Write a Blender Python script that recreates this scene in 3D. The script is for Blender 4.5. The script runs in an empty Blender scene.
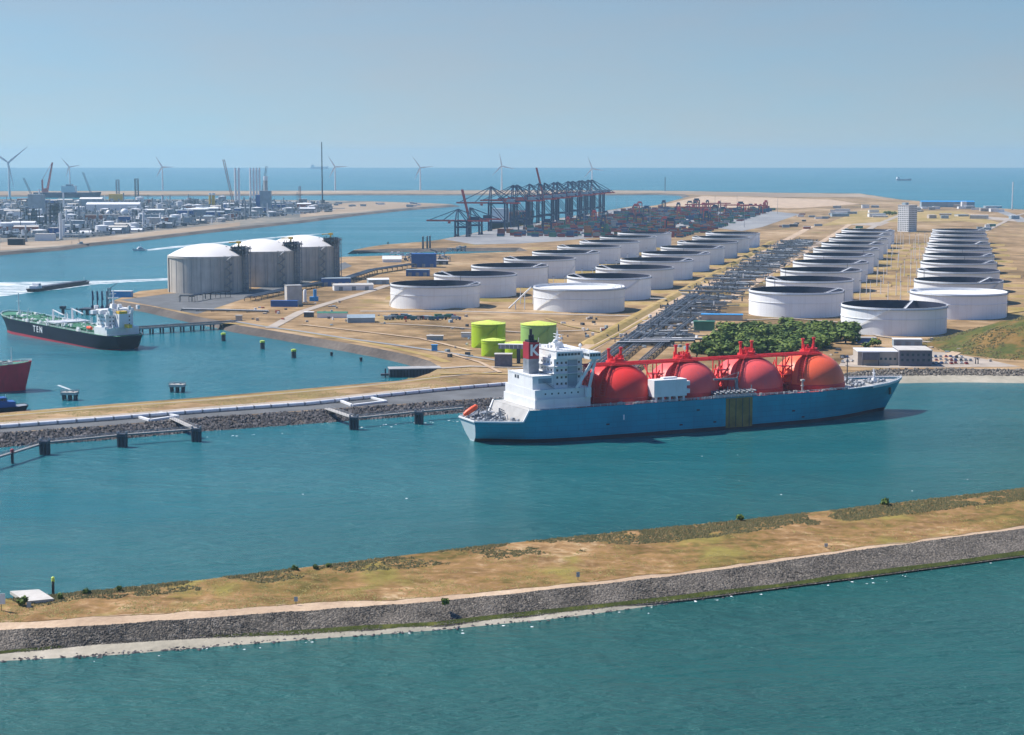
import bpy, math, random
from mathutils import Vector
from mathutils.geometry import tessellate_polygon
R = math.radians
scene = bpy.context.scene
col = scene.collection

# ---------------------------------------------------------------- camera
CAM_H, FPX, EYE_Y, W, H = 140.0, 1750.0, 156.0, 1024, 735
PITCH = math.atan((H / 2 - EYE_Y) / FPX)
cam_data = bpy.data.cameras.new('camera')
cam_data.lens = 36.0 * FPX / W
cam_data.sensor_width = 36.0
cam_data.clip_start, cam_data.clip_end = 1.0, 60000.0
cam = bpy.data.objects.new('camera', cam_data)
cam.location = (0, 0, CAM_H)
cam.rotation_euler = (math.pi / 2 - PITCH, 0, 0)
col.objects.link(cam)
scene.camera = cam

# ---------------------------------------------------------------- sky, sun, exposure
SUN_EL, SUN_AZ = R(52), R(-71)          # azimuth from +Y (view direction), negative = left
world = bpy.data.worlds.new('World')
scene.world = world
world.use_nodes = True
wn, wl = world.node_tree.nodes, world.node_tree.links
bg = wn['Background']
sky = wn.new('ShaderNodeTexSky')
sky.sky_type = 'NISHITA'
sky.sun_disc = False
sky.sun_elevation = SUN_EL
sky.sun_rotation = SUN_AZ
sky.altitude = 100
sky.air_density, sky.dust_density, sky.ozone_density = 1.0, 0.3, 4.0
tc = wn.new('ShaderNodeTexCoord')
sep = wn.new('ShaderNodeSeparateXYZ')
mx = wn.new('ShaderNodeMath'); mx.operation = 'MAXIMUM'; mx.inputs[1].default_value = 0.02
cmb = wn.new('ShaderNodeCombineXYZ')
wl.new(tc.outputs['Generated'], sep.inputs[0])
ma = wn.new('ShaderNodeMath'); ma.operation = 'MULTIPLY_ADD'; ma.inputs[1].default_value = 0.85; ma.inputs[2].default_value = 0.12
wl.new(sep.outputs[2], ma.inputs[0]); wl.new(ma.outputs[0], mx.inputs[0])
wl.new(sep.outputs[0], cmb.inputs[0]); wl.new(sep.outputs[1], cmb.inputs[1]); wl.new(mx.outputs[0], cmb.inputs[2])
wl.new(cmb.outputs[0], sky.inputs['Vector'])
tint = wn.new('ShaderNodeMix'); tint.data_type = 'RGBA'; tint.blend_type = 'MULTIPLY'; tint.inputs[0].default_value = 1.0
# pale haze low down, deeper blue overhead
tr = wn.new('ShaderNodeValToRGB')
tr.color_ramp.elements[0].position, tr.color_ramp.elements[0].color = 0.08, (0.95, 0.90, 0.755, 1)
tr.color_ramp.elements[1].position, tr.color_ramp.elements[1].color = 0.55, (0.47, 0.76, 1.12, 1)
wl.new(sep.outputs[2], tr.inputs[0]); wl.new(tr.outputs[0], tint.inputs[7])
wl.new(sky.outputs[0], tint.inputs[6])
# thin uneven veil of high cloud, all round the sky
vm = wn.new('ShaderNodeMapping'); vm.inputs['Scale'].default_value = (1.6, 1.6, 7.0); vm.inputs['Location'].default_value = (5.2, 5.2, 0); wl.new(tc.outputs['Generated'], vm.inputs[0])
vn = wn.new('ShaderNodeTexNoise'); vn.inputs['Scale'].default_value = 1.7; vn.inputs['Detail'].default_value = 6; vn.inputs['Roughness'].default_value = 0.6; wl.new(vm.outputs[0], vn.inputs['Vector'])
vr = wn.new('ShaderNodeValToRGB')
vr.color_ramp.elements[0].position, vr.color_ramp.elements[0].color = 0.36, (0.93, 0.99, 1.04, 1)
vr.color_ramp.elements[1].position, vr.color_ramp.elements[1].color = 0.64, (1.10, 0.95, 0.92, 1)
wl.new(vn.outputs[0], vr.inputs[0])
veil = wn.new('ShaderNodeMix'); veil.data_type = 'RGBA'; veil.blend_type = 'MULTIPLY'; veil.inputs[0].default_value = 1.0
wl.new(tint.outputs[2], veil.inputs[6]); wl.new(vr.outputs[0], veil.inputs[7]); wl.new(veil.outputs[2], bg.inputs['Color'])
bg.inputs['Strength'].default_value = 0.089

sun_data = bpy.data.lights.new('sun', 'SUN')
sun_data.energy = 4.6
sun_data.angle = R(0.53)
sun_data.color = (1.0, 0.94, 0.85)
sun = bpy.data.objects.new('sun', sun_data)
to_sun = Vector((math.sin(SUN_AZ) * math.cos(SUN_EL), math.cos(SUN_AZ) * math.cos(SUN_EL), math.sin(SUN_EL)))
sun.rotation_euler = to_sun.to_track_quat('Z', 'Y').to_euler()
sun.location = (-300, 600, 800)
col.objects.link(sun)

vs = scene.view_settings
vs.view_transform = 'Standard'; vs.look = 'None'; vs.gamma = 1.0; vs.use_curve_mapping = False
vs.exposure = 0.68
scene.cycles.use_denoising = True
scene.cycles.max_bounces = 6
scene.cycles.diffuse_bounces = 2
scene.cycles.glossy_bounces = 3
scene.cycles.volume_bounces = 0

# ---------------------------------------------------------------- helpers
def ray(x, y):
    a, b = (x - W / 2) / FPX, (H / 2 - y) / FPX
    return Vector((a, math.cos(PITCH) + b * math.sin(PITCH), -math.sin(PITCH) + b * math.cos(PITCH)))
def gp(x, y, z=5.0):
    """world point where the ground at height z lies under a photo pixel"""
    d = ray(x, y)
    t = (z - CAM_H) / d.z
    return Vector((d.x * t, d.y * t, z))
def at_depth(x, y, depth):
    d = ray(x, y)
    t = depth / d.y
    return Vector((d.x * t, depth, CAM_H + d.z * t))

class MB:
    def __init__(s): s.v, s.f = [], []
    def add(s, vs_, fs):
        n = len(s.v); s.v.extend(vs_); s.f.extend([tuple(i + n for i in f) for f in fs]); return s
    def box(s, x, y, z, sx, sy, sz, rz=0.0, top=1.0):
        """centre x,y, bottom z, sizes; top = scale of the top face"""
        c, n = math.cos(rz), math.sin(rz); o = []
        for k, zz in ((1.0, z), (top, z + sz)):
            for ax, ay in ((-1, -1), (1, -1), (1, 1), (-1, 1)):
                px, py = ax * sx / 2 * k, ay * sy / 2 * k
                o.append((x + px * c - py * n, y + px * n + py * c, zz))
        return s.add(o, [(3, 2, 1, 0), (4, 5, 6, 7), (0, 1, 5, 4), (1, 2, 6, 5), (2, 3, 7, 6), (3, 0, 4, 7)])
    def cyl(s, p0, p1, r0, r1=None, n=10, caps=True):
        r1 = r0 if r1 is None else r1
        p0, p1 = Vector(p0), Vector(p1); d = (p1 - p0).normalized()
        a = d.orthogonal().normalized() if abs(d.z) < 0.999 else Vector((1, 0, 0)); b = d.cross(a)
        o = []
        for p, r in ((p0, r0), (p1, r1)):
            for i in range(n):
                t = 2 * math.pi * i / n
                o.append(tuple(p + a * (r * math.cos(t)) + b * (r * math.sin(t))))
        f = [(i, (i + 1) % n, n + (i + 1) % n, n + i) for i in range(n)]
        if caps: f += [tuple(range(n - 1, -1, -1)), tuple(range(n, 2 * n))]
        return s.add(o, f)
    def beam(s, p0, p1, w, h=None):
        h = w if h is None else h
        p0, p1 = Vector(p0), Vector(p1); d = (p1 - p0).normalized()
        up = Vector((0, 0, 1)) if abs(d.z) < 0.98 else Vector((0, 1, 0))
        a = d.cross(up).normalized(); b = a.cross(d)
        o = []
        for p in (p0, p1):
            for i, j in ((-1, -1), (1, -1), (1, 1), (-1, 1)):
                o.append(tuple(p + a * (i * w / 2) + b * (j * h / 2)))
        return s.add(o, [(3, 2, 1, 0), (4, 5, 6, 7), (0, 1, 5, 4), (1, 2, 6, 5), (2, 3, 7, 6), (3, 0, 4, 7)])
    def tube(s, pts, r, n=8):
        for a, b in zip(pts, pts[1:]): s.cyl(a, b, r, n=n)
        return s
    def lathe(s, prof, n=32, c=(0, 0), a0=0.0, a1=2 * math.pi):
        full = abs(a1 - a0 - 2 * math.pi) < 1e-6
        m = n if full else n + 1; o = []
        for r, z in prof:
            for i in range(m):
                t = a0 + (a1 - a0) * i / n
                o.append((c[0] + r * math.cos(t), c[1] + r * math.sin(t), z))
        f = []
        for k in range(len(prof) - 1):
            for i in range(n):
                j = (i + 1) % m
                f.append((k * m + i, k * m + j, (k + 1) * m + j, (k + 1) * m + i))
        return s.add(o, f)
    def prism(s, poly, z0, z1):
        n = len(poly)
        o = [(p[0], p[1], z0) for p in poly] + [(p[0], p[1], z1) for p in poly]
        return s.add(o, [tuple(range(n - 1, -1, -1)), tuple(range(n, 2 * n))] + [(i, (i + 1) % n, n + (i + 1) % n, n + i) for i in range(n)])
    def build(s, name, m, parent=None, smooth=False, **props):
        me = bpy.data.meshes.new(name)
        me.from_pydata(s.v, [], s.f)
        me.materials.append(M[m])
        if smooth:
            me.shade_smooth()
            me.set_sharp_from_angle(angle=R(40))
        o = bpy.data.objects.new(name, me); col.objects.link(o)
        o.parent = parent
        for k, v in props.items(): o[k] = v
        return o

def thing(name, label, cat, loc=(0, 0, 0), rz=0.0, group=None):
    o = bpy.data.objects.new(name, None); col.objects.link(o)
    o.empty_display_size = 1.0
    o.location = loc; o.rotation_euler = (0, 0, rz)
    o['label'] = label; o['category'] = cat
    if group: o['group'] = group
    return o
def tag(o, label, cat, group=None):
    o['label'] = label; o['category'] = cat
    if group: o['group'] = group
    return o
def dup(root, loc, rz=None, label=None, scale=None):
    r = root.copy(); col.objects.link(r); r.location = loc
    if rz is not None: r.rotation_euler = (0, 0, rz)
    if label: r['label'] = label
    if scale: r.scale = scale
    for ch in root.children:
        c = ch.copy(); col.objects.link(c); c.parent = r
        for g in ch.children:
            d = g.copy(); col.objects.link(d); d.parent = c
    return r
ORD = ['first', 'second', 'third', 'fourth', 'fifth', 'sixth', 'seventh', 'eighth', 'ninth', 'tenth', 'eleventh', 'twelfth',
       'thirteenth', 'fourteenth', 'fifteenth', 'sixteenth', 'seventeenth', 'eighteenth', 'nineteenth', 'twentieth']

# ---------------------------------------------------------------- materials
M = {}
def new_mat(name):
    m = bpy.data.materials.new(name); m.use_nodes = True; M[name] = m
    nt = m.node_tree
    return m, nt, nt.nodes, nt.links, nt.nodes['Principled BSDF']
def ramp(n, stops):
    r = n.new('ShaderNodeValToRGB')
    e = r.color_ramp.elements
    while len(e) < len(stops): e.new(0.5)
    for i, (p, c) in enumerate(stops):
        e[i].position = p
        e[i].color = (*c, 1) if len(c) == 3 else c
    return r
def coords(n, l, scale=(1, 1, 1), kind='Object', rot=(0, 0, 0)):
    t = n.new('ShaderNodeTexCoord'); mp = n.new('ShaderNodeMapping')
    mp.inputs['Scale'].default_value = scale; mp.inputs['Rotation'].default_value = rot
    l.new(t.outputs[kind], mp.inputs[0]); return mp
def noise(n, l, vec, scale, detail=4, rough=0.55):
    t = n.new('ShaderNodeTexNoise'); t.inputs['Scale'].default_value = scale
    t.inputs['Detail'].default_value = detail; t.inputs['Roughness'].default_value = rough
    l.new(vec.outputs[0], t.inputs['Vector']); return t
def mixc(n, l, fac, a, b, mode='MIX'):
    x = n.new('ShaderNodeMix'); x.data_type = 'RGBA'; x.blend_type = mode
    for s, v in ((0, fac), (6, a), (7, b)):
        if hasattr(v, 'links') or hasattr(v, 'is_linked'): l.new(v, x.inputs[s])
        elif s == 0: x.inputs[0].default_value = v
        else: x.inputs[s].default_value = (*v, 1)
    return x.outputs[2]
def bump(n, l, h, strength, dist):
    b = n.new('ShaderNodeBump'); b.inputs['Strength'].default_value = strength; b.inputs['Distance'].default_value = dist
    l.new(h, b.inputs['Height']); return b.outputs[0]
def paint(name, c, rough=0.5, var=0.12, scale=0.15, metal=0.0, streak=0.0, streak_c=(0.12, 0.08, 0.05), spec=0.4):
    """painted or plain surface with uneven tone and, if asked, run-down streaks"""
    m, nt, n, l, b = new_mat(name)
    mp = coords(n, l)
    ns = noise(n, l, mp, scale, 5)
    lo, hi = tuple(max(0, x * (1 - var)) for x in c), tuple(min(1, x * (1 + var)) for x in c)
    r = ramp(n, [(0.3, lo), (0.7, hi)]); l.new(ns.outputs[0], r.inputs[0])
    out = r.outputs[0]
    if streak:
        mp2 = coords(n, l, (1, 1, 0.06))
        n2 = noise(n, l, mp2, 0.5, 6, 0.65)
        r2 = ramp(n, [(0.52, (0, 0, 0)), (0.75, (streak,) * 3)]); l.new(n2.outputs[0], r2.inputs[0])
        out = mixc(n, l, r2.outputs[0], out, streak_c)
    l.new(out, b.inputs['Base Color'])
    b.inputs['Roughness'].default_value = rough; b.inputs['Metallic'].default_value = metal
    b.inputs['Specular IOR Level'].default_value = spec
    return m

# colours are real-world albedos, except the transom's painted-in sun glare
paint('tank_white', (0.82, 0.84, 0.87), 0.45, 0.06, 0.05, streak=0.3, streak_c=(0.50, 0.47, 0.43))
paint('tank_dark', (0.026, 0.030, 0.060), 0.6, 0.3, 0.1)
paint('roof_pale', (0.72, 0.73, 0.74), 0.5, 0.12, 0.06, streak=0.0)
paint('roof_grey', (0.16, 0.16, 0.19), 0.6, 0.2, 0.06)
paint('white', (0.73, 0.74, 0.75), 0.4, 0.05, 0.2, streak=0.2, streak_c=(0.5, 0.42, 0.34))
paint('dome_white', (0.70, 0.68, 0.65), 0.55, 0.05, 0.06)
paint('hull_blue', (0.006, 0.31, 0.44), 0.5, 0.12, 0.05, streak=0.4, streak_c=(0.015, 0.19, 0.29), spec=0.2)
paint('boot_dark', (0.035, 0.022, 0.035), 0.5, 0.3, 0.1)
paint('transom_sunlit', (0.60, 0.68, 0.70), 0.5, 0.05, 0.2)  # blue hull's transom made near white: sun glare put into the paint colour
paint('deck_pale', (0.36, 0.355, 0.345), 0.7, 0.2, 0.15)
paint('deck_red', (0.30, 0.04, 0.04), 0.7, 0.2, 0.15)
paint('deck_green', (0.05, 0.20, 0.12), 0.7, 0.25, 0.15)
paint('sphere_red', (0.82, 0.045, 0.038), 0.42, 0.07, 0.05, streak=0.3, streak_c=(0.55, 0.08, 0.08), spec=0.25)
paint('sphere_pink', (0.82, 0.105, 0.10), 0.45, 0.10, 0.05, streak=0.5, streak_c=(0.50, 0.11, 0.16), spec=0.25)
paint('sphere_orange', (0.88, 0.135, 0.06), 0.42, 0.06, 0.05, streak=0.25, streak_c=(0.60, 0.12, 0.08), spec=0.25)
paint('red_steel', (0.66, 0.035, 0.04), 0.5, 0.15, 0.3)
paint('olive', (0.24, 0.165, 0.05), 0.7, 0.35, 0.2, streak=0.5, streak_c=(0.13, 0.10, 0.05))
paint('navy_hull', (0.004, 0.006, 0.020), 0.5, 0.2, 0.08, spec=0.2)
paint('red_boot', (0.36, 0.018, 0.035), 0.5, 0.15, 0.1)
paint('maroon', (0.62, 0.022, 0.05), 0.45, 0.2, 0.08, streak=0.3, streak_c=(0.08, 0.02, 0.03))
paint('orange_boat', (0.80, 0.10, 0.03), 0.4, 0.05)
paint('steel_dark', (0.045, 0.055, 0.075), 0.55, 0.3, 0.3)
paint('steel_grey', (0.22, 0.24, 0.27), 0.5, 0.25, 0.3)
paint('pipe_grey', (0.15, 0.17, 0.19), 0.4, 0.25, 0.1, metal=0.3)
paint('pipe_dark', (0.06, 0.072, 0.09), 0.5, 0.35, 0.1)
paint('pipe_white', (0.70, 0.71, 0.72), 0.45, 0.08, 0.2, streak=0.3, streak_c=(0.35, 0.33, 0.3))
paint('crane_blue', (0.010, 0.026, 0.085), 0.5, 0.25, 0.05)
paint('crane_red', (0.50, 0.05, 0.05), 0.5, 0.15, 0.05)
paint('yellow', (0.70, 0.45, 0.04), 0.5, 0.1)
paint('lime', (0.34, 0.50, 0.012), 0.45, 0.06, 0.2, streak=0.2, streak_c=(0.2, 0.33, 0.02))
paint('lime_top', (0.56, 0.68, 0.10), 0.5, 0.08, 0.2)
paint('pale_green', (0.30, 0.50, 0.15), 0.45, 0.06, 0.2, streak=0.2, streak_c=(0.2, 0.36, 0.12))
paint('concrete_pale', (0.46, 0.44, 0.41), 0.85, 0.15, 0.15, streak=0.25)
paint('concrete_grey', (0.30, 0.30, 0.30), 0.85, 0.2, 0.15)
paint('brick_grey', (0.13, 0.13, 0.16), 0.8, 0.2, 0.5)
paint('wall_beige', (0.42, 0.37, 0.32), 0.8, 0.12, 0.3)
paint('blue_shed', (0.02, 0.09, 0.30), 0.5, 0.15, 0.1)
paint('blue_bright', (0.03, 0.25, 0.55), 0.5, 0.12, 0.2)
paint('green_shed', (0.035, 0.16, 0.10), 0.5, 0.2, 0.2)
paint('grey_blue', (0.26, 0.33, 0.38), 0.6, 0.2, 0.1)
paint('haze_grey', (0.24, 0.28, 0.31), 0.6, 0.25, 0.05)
paint('rust_red', (0.28, 0.07, 0.04), 0.7, 0.3, 0.1)
paint('black', (0.015, 0.016, 0.02), 0.5, 0.3)
paint('glass', (0.03, 0.05, 0.07), 0.12, 0.1, 0.5, spec=0.8)
paint('asphalt', (0.10, 0.105, 0.11), 0.9, 0.25, 0.08)
paint('road_pale', (0.34, 0.29, 0.24), 0.9, 0.2, 0.08)
paint('bark', (0.10, 0.07, 0.05), 0.9, 0.3, 1.0)
paint('foam', (0.85, 0.88, 0.90), 0.8, 0.05, 0.2)
for nm, c in dict(car_white=(0.75, 0.75, 0.75), car_silver=(0.35, 0.37, 0.40), car_black=(0.02, 0.02, 0.025), car_blue=(0.03, 0.08, 0.25), car_red=(0.35, 0.03, 0.03)).items():
    paint(nm, c, 0.25, 0.03)
for nm, c in dict(box_red=(0.33, 0.045, 0.04), box_green=(0.06, 0.22, 0.14), box_blue=(0.03, 0.08, 0.22), box_grey=(0.36, 0.37, 0.38), box_orange=(0.45, 0.15, 0.04), box_teal=(0.05, 0.20, 0.24)).items():
    paint(nm, tuple(v * 0.7 for v in c), 0.6, 0.2, 0.2, streak=0.3)

def vary(name, lo, hi):
    # each thing's paint has its own age
    m = M[name]; n, l = m.node_tree.nodes, m.node_tree.links; b = n['Principled BSDF']; src = b.inputs['Base Color'].links[0].from_socket
    oi = n.new('ShaderNodeObjectInfo'); r = ramp(n, [(0.0, lo), (1.0, hi)]); l.new(oi.outputs['Random'], r.inputs[0])
    l.new(mixc(n, l, 1.0, src, r.outputs[0], 'MULTIPLY'), b.inputs['Base Color'])
vary('tank_white', (0.86, 0.86, 0.84), (1.06, 1.06, 1.06))
def plate_seams(name, sx, sz, dark):
    # welded shell plates: faint seams in the paint, in the ship's own length and height
    m = M[name]; nt = m.node_tree; n, l = nt.nodes, nt.links; b = n['Principled BSDF']
    src = b.inputs['Base Color'].links[0].from_socket
    t = n.new('ShaderNodeTexCoord'); sp = n.new('ShaderNodeSeparateXYZ'); cb = n.new('ShaderNodeCombineXYZ'); l.new(t.outputs['Object'], sp.inputs[0])
    l.new(sp.outputs[0], cb.inputs[0]); l.new(sp.outputs[2], cb.inputs[1])
    br = n.new('ShaderNodeTexBrick'); l.new(cb.outputs[0], br.inputs['Vector'])
    br.inputs['Scale'].default_value = 1.0; br.inputs['Brick Width'].default_value = sx; br.inputs['Row Height'].default_value = sz; br.inputs['Mortar Size'].default_value = 0.09
    br.inputs['Color1'].default_value = (1, 1, 1, 1); br.inputs['Color2'].default_value = (0.90, 0.92, 0.93, 1); br.inputs['Mortar'].default_value = (dark, dark, dark, 1)
    l.new(mixc(n, l, 1.0, src, br.outputs[0], 'MULTIPLY'), b.inputs['Base Color'])
plate_seams('hull_blue', 11.0, 2.7, 0.72); plate_seams('navy_hull', 11.0, 2.7, 0.8)

def mat_concrete_tank():
    m, nt, n, l, b = new_mat('tank_concrete')
    mp = coords(n, l, (1, 1, 0.05))
    a = noise(n, l, mp, 0.35, 7, 0.65)
    mp2 = coords(n, l)
    c = noise(n, l, mp2, 0.08, 4)
    r = ramp(n, [(0.28, (0.38, 0.355, 0.315)), (0.5, (0.52, 0.485, 0.43)), (0.74, (0.61, 0.57, 0.51))]); l.new(a.outputs[0], r.inputs[0])
    r2 = ramp(n, [(0.3, (0.8, 0.8, 0.8)), (0.7, (1.05, 1.05, 1.05))]); l.new(c.outputs[0], r2.inputs[0])
    l.new(mixc(n, l, 1.0, r.outputs[0], r2.outputs[0], 'MULTIPLY'), b.inputs['Base Color'])
    b.inputs['Roughness'].default_value = 0.85
mat_concrete_tank()

def mat_water():
    m, nt, n, l, b = new_mat('water')
    mp = coords(n, l, (1, 1, 1))
    big = noise(n, l, coords(n, l, (0.4, 1, 1), rot=(0, 0, R(-12))), 0.006, 5, 0.6)
    far = noise(n, l, coords(n, l, (0.15, 1, 1)), 0.0012, 4, 0.6)
    r = ramp(n, [(0.35, (0.005, 0.122, 0.158)), (0.65, (0.009, 0.160, 0.205))]); l.new(big.outputs[0], r.inputs[0])
    rg_ = ramp(n, [(0.35, (0.009, 0.086, 0.080)), (0.65, (0.018, 0.112, 0.104))]); l.new(big.outputs[0], rg_.inputs[0])
    tcy = n.new('ShaderNodeTexCoord'); sy = n.new('ShaderNodeSeparateXYZ'); l.new(tcy.outputs['Object'], sy.inputs[0])
    # the channel and the shallow outer bay carry greener, siltier water than the harbour basin and the sea
    xa = n.new('ShaderNodeMath'); xa.operation = 'MULTIPLY_ADD'; xa.inputs[1].default_value = 0.9; l.new(sy.outputs[0], xa.inputs[0]); l.new(sy.outputs[1], xa.inputs[2])
    rf = ramp(n, [(0.0, (0, 0, 0)), (1.0, (1, 1, 1))]); mr = n.new('ShaderNodeMapRange'); mr.inputs[1].default_value = 520; mr.inputs[2].default_value = 1050
    xb = n.new('ShaderNodeMath'); xb.operation = 'MULTIPLY_ADD'; xb.inputs[1].default_value = -0.9; l.new(sy.outputs[0], xb.inputs[0]); l.new(sy.outputs[1], xb.inputs[2])
    l.new(xb.outputs[0], mr.inputs[0])
    wcol = mixc(n, l, mr.outputs[0], rg_.outputs[0], r.outputs[0])
    r2 = ramp(n, [(0.35, (0.86, 0.9, 0.9)), (0.65, (1.1, 1.06, 1.04))]); l.new(far.outputs[0], r2.inputs[0])
    l.new(mixc(n, l, 1.0, wcol, r2.outputs[0], 'MULTIPLY'), b.inputs['Base Color'])
    wind = noise(n, l, coords(n, l, (0.22, 1, 1), rot=(0, 0, R(-16))), 0.011, 6, 0.62)
    rw = ramp(n, [(0.36, (0.15, 0.15, 0.15)), (0.66, (0.26, 0.26, 0.26))]); l.new(wind.outputs[0], rw.inputs[0]); l.new(rw.outputs[0], b.inputs['Roughness'])
    b.inputs['IOR'].default_value = 1.333
    b.inputs['Specular Tint'].default_value = (0.48, 0.90, 1.0, 1)
    w1 = noise(n, l, coords(n, l, (0.45, 1.0, 1), rot=(0, 0, R(-14))), 0.22, 6, 0.66)
    w2 = noise(n, l, coords(n, l, (0.5, 1.0, 1), rot=(0, 0, R(18))), 0.05, 3, 0.5)
    ad = n.new('ShaderNodeMath'); ad.operation = 'ADD'
    l.new(w1.outputs[0], ad.inputs[0]); l.new(w2.outputs[0], ad.inputs[1])
    wm = ramp(n, [(0.34, (0.55, 0.55, 0.55)), (0.66, (1.5, 1.5, 1.5))]); l.new(wind.outputs[0], wm.inputs[0])
    hm = n.new('ShaderNodeMath'); hm.operation = 'MULTIPLY'; l.new(ad.outputs[0], hm.inputs[0]); l.new(wm.outputs[0], hm.inputs[1])
    l.new(bump(n, l, hm.outputs[0], 1.0, 3.2), b.inputs['Normal'])
mat_water()

def mat_land(name, stops, big=0.006, small=0.06, stain=None, fine=0.5):
    m, nt, n, l, b = new_mat(name)
    a = noise(n, l, coords(n, l, (1, 0.6, 1)), big, 8, 0.62)
    c = noise(n, l, coords(n, l), small, 6, 0.65)
    ad = n.new('ShaderNodeMath'); ad.operation = 'MULTIPLY_ADD'; ad.inputs[1].default_value = fine; 
    l.new(c.outputs[0], ad.inputs[0])
    sb = n.new('ShaderNodeMath'); sb.operation = 'SUBTRACT'; sb.inputs[1].default_value = fine * 0.5
    l.new(a.outputs[0], sb.inputs[0]); l.new(sb.outputs[0], ad.inputs[2])
    r = ramp(n, stops); l.new(ad.outputs[0], r.inputs[0])
    out = r.outputs[0]
    if stain:
        d = noise(n, l, coords(n, l, (1, 0.7, 1)), stain[0], 6, 0.6)
        r3 = ramp(n, [(stain[1], (0, 0, 0)), (stain[1] + 0.1, (1, 1, 1))]); l.new(d.outputs[0], r3.inputs[0])
        out = mixc(n, l, r3.outputs[0], out, stain[2])
        e = noise(n, l, coords(n, l, (0.35, 1.0, 1)), stain[0] * 4.5, 9, 0.72)
        r4 = ramp(n, [(0.36, (0.62, 0.60, 0.56)), (0.5, (0.98, 0.98, 0.97)), (0.66, (1.22, 1.20, 1.16))]); l.new(e.outputs[0], r4.inputs[0])
        out = mixc(n, l, 1.0, out, r4.outputs[0], 'MULTIPLY')
    l.new(out, b.inputs['Base Color'])
    b.inputs['Roughness'].default_value = 0.95
    b.inputs['Specular IOR Level'].default_value = 0.1
    l.new(bump(n, l, c.outputs[0], 0.6, 1.0), b.inputs['Normal'])
    return m
mat_land('sand_land', [(0.33, (0.135, 0.092, 0.046)), (0.47, (0.245, 0.162, 0.083)), (0.58, (0.335, 0.228, 0.126)), (0.75, (0.45, 0.34, 0.225))], 0.007, 0.05, stain=(0.012, 0.58, (0.25, 0.19, 0.075)), fine=0.6)
mat_land('far_sand', [(0.35, (0.23, 0.17, 0.12)), (0.55, (0.31, 0.24, 0.17)), (0.75, (0.46, 0.40, 0.33))], 0.002, 0.02)
mat_land('industry_ground', [(0.35, (0.10, 0.10, 0.095)), (0.5, (0.17, 0.16, 0.14)), (0.7, (0.28, 0.24, 0.19))], 0.006, 0.04, fine=.8)
mat_land('dry_grass', [(0.30, (0.12, 0.095, 0.028)), (0.42, (0.20, 0.125, 0.045)), (0.54, (0.25, 0.148, 0.066)), (0.64, (0.32, 0.205, 0.10)), (0.76, (0.45, 0.33, 0.20))], 0.022, 0.22, stain=(0.035, 0.56, (0.22, 0.18, 0.05)), fine=0.9)
mat_land('bund_grass', [(0.30, (0.20, 0.16, 0.045)), (0.5, (0.32, 0.23, 0.09)), (0.7, (0.42, 0.30, 0.15))], 0.02, 0.1)
mat_land('hill_scrub', [(0.34, (0.05, 0.07, 0.018)), (0.48, (0.095, 0.095, 0.028)), (0.58, (0.17, 0.105, 0.035)), (0.74, (0.25, 0.16, 0.06))], 0.03, 0.2)
mat_land('beach_sand', [(0.35, (0.26, 0.24, 0.19)), (0.6, (0.36, 0.33, 0.265)), (0.75, (0.44, 0.40, 0.33))], 0.05, 0.3)
mat_land('path_sand', [(0.35, (0.36, 0.26, 0.18)), (0.6, (0.48, 0.36, 0.25)), (0.75, (0.55, 0.44, 0.33))], 0.05, 0.4)
mat_land('apron', [(0.35, (0.20, 0.20, 0.21)), (0.6, (0.27, 0.27, 0.27)), (0.75, (0.34, 0.33, 0.32))], 0.01, 0.1)
mat_land('slope_stone', [(0.35, (0.075, 0.065, 0.06)), (0.6, (0.14, 0.12, 0.105)), (0.75, (0.22, 0.19, 0.16))], 0.02, 0.4)

def mat_rock(name, lo, hi, scale=1.0):
    m, nt, n, l, b = new_mat(name)
    v = n.new('ShaderNodeTexVoronoi'); v.inputs['Scale'].default_value = scale
    mp = coords(n, l); l.new(mp.outputs[0], v.inputs['Vector'])
    sp = n.new('ShaderNodeSeparateColor'); l.new(v.outputs['Color'], sp.inputs[0])
    r = ramp(n, [(0.0, lo), (0.75, tuple((a + c) / 2 for a, c in zip(lo, hi))), (1.0, hi)]); l.new(sp.outputs[0], r.inputs[0])
    r2 = ramp(n, [(0.0, (1.1, 1.1, 1.1)), (0.8, (0.45, 0.45, 0.45))]); l.new(v.outputs['Distance'], r2.inputs[0])
    big = noise(n, l, mp, 0.08, 4); r3 = ramp(n, [(0.3, (0.75, 0.75, 0.75)), (0.7, (1.2, 1.2, 1.2))]); l.new(big.outputs[0], r3.inputs[0])
    o = mixc(n, l, 1.0, mixc(n, l, 1.0, r.outputs[0], r2.outputs[0], 'MULTIPLY'), r3.outputs[0], 'MULTIPLY')
    l.new(o, b.inputs['Base Color']); b.inputs['Roughness'].default_value = 0.85
    l.new(bump(n, l, v.outputs['Distance'], 0.8, -0.5), b.inputs['Normal'])
mat_rock('revetment', (0.10, 0.082, 0.064), (0.27, 0.235, 0.19), 1.5)
mat_rock('rock_dark', (0.05, 0.045, 0.05), (0.20, 0.185, 0.19), 0.5)
mat_rock('rock_grey', (0.12, 0.102, 0.082), (0.36, 0.32, 0.27), 0.7)
mat_land('algae', [(0.35, (0.035, 0.045, 0.012)), (0.6, (0.07, 0.085, 0.018)), (0.75, (0.14, 0.14, 0.035))], 0.1, 0.6)

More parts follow.
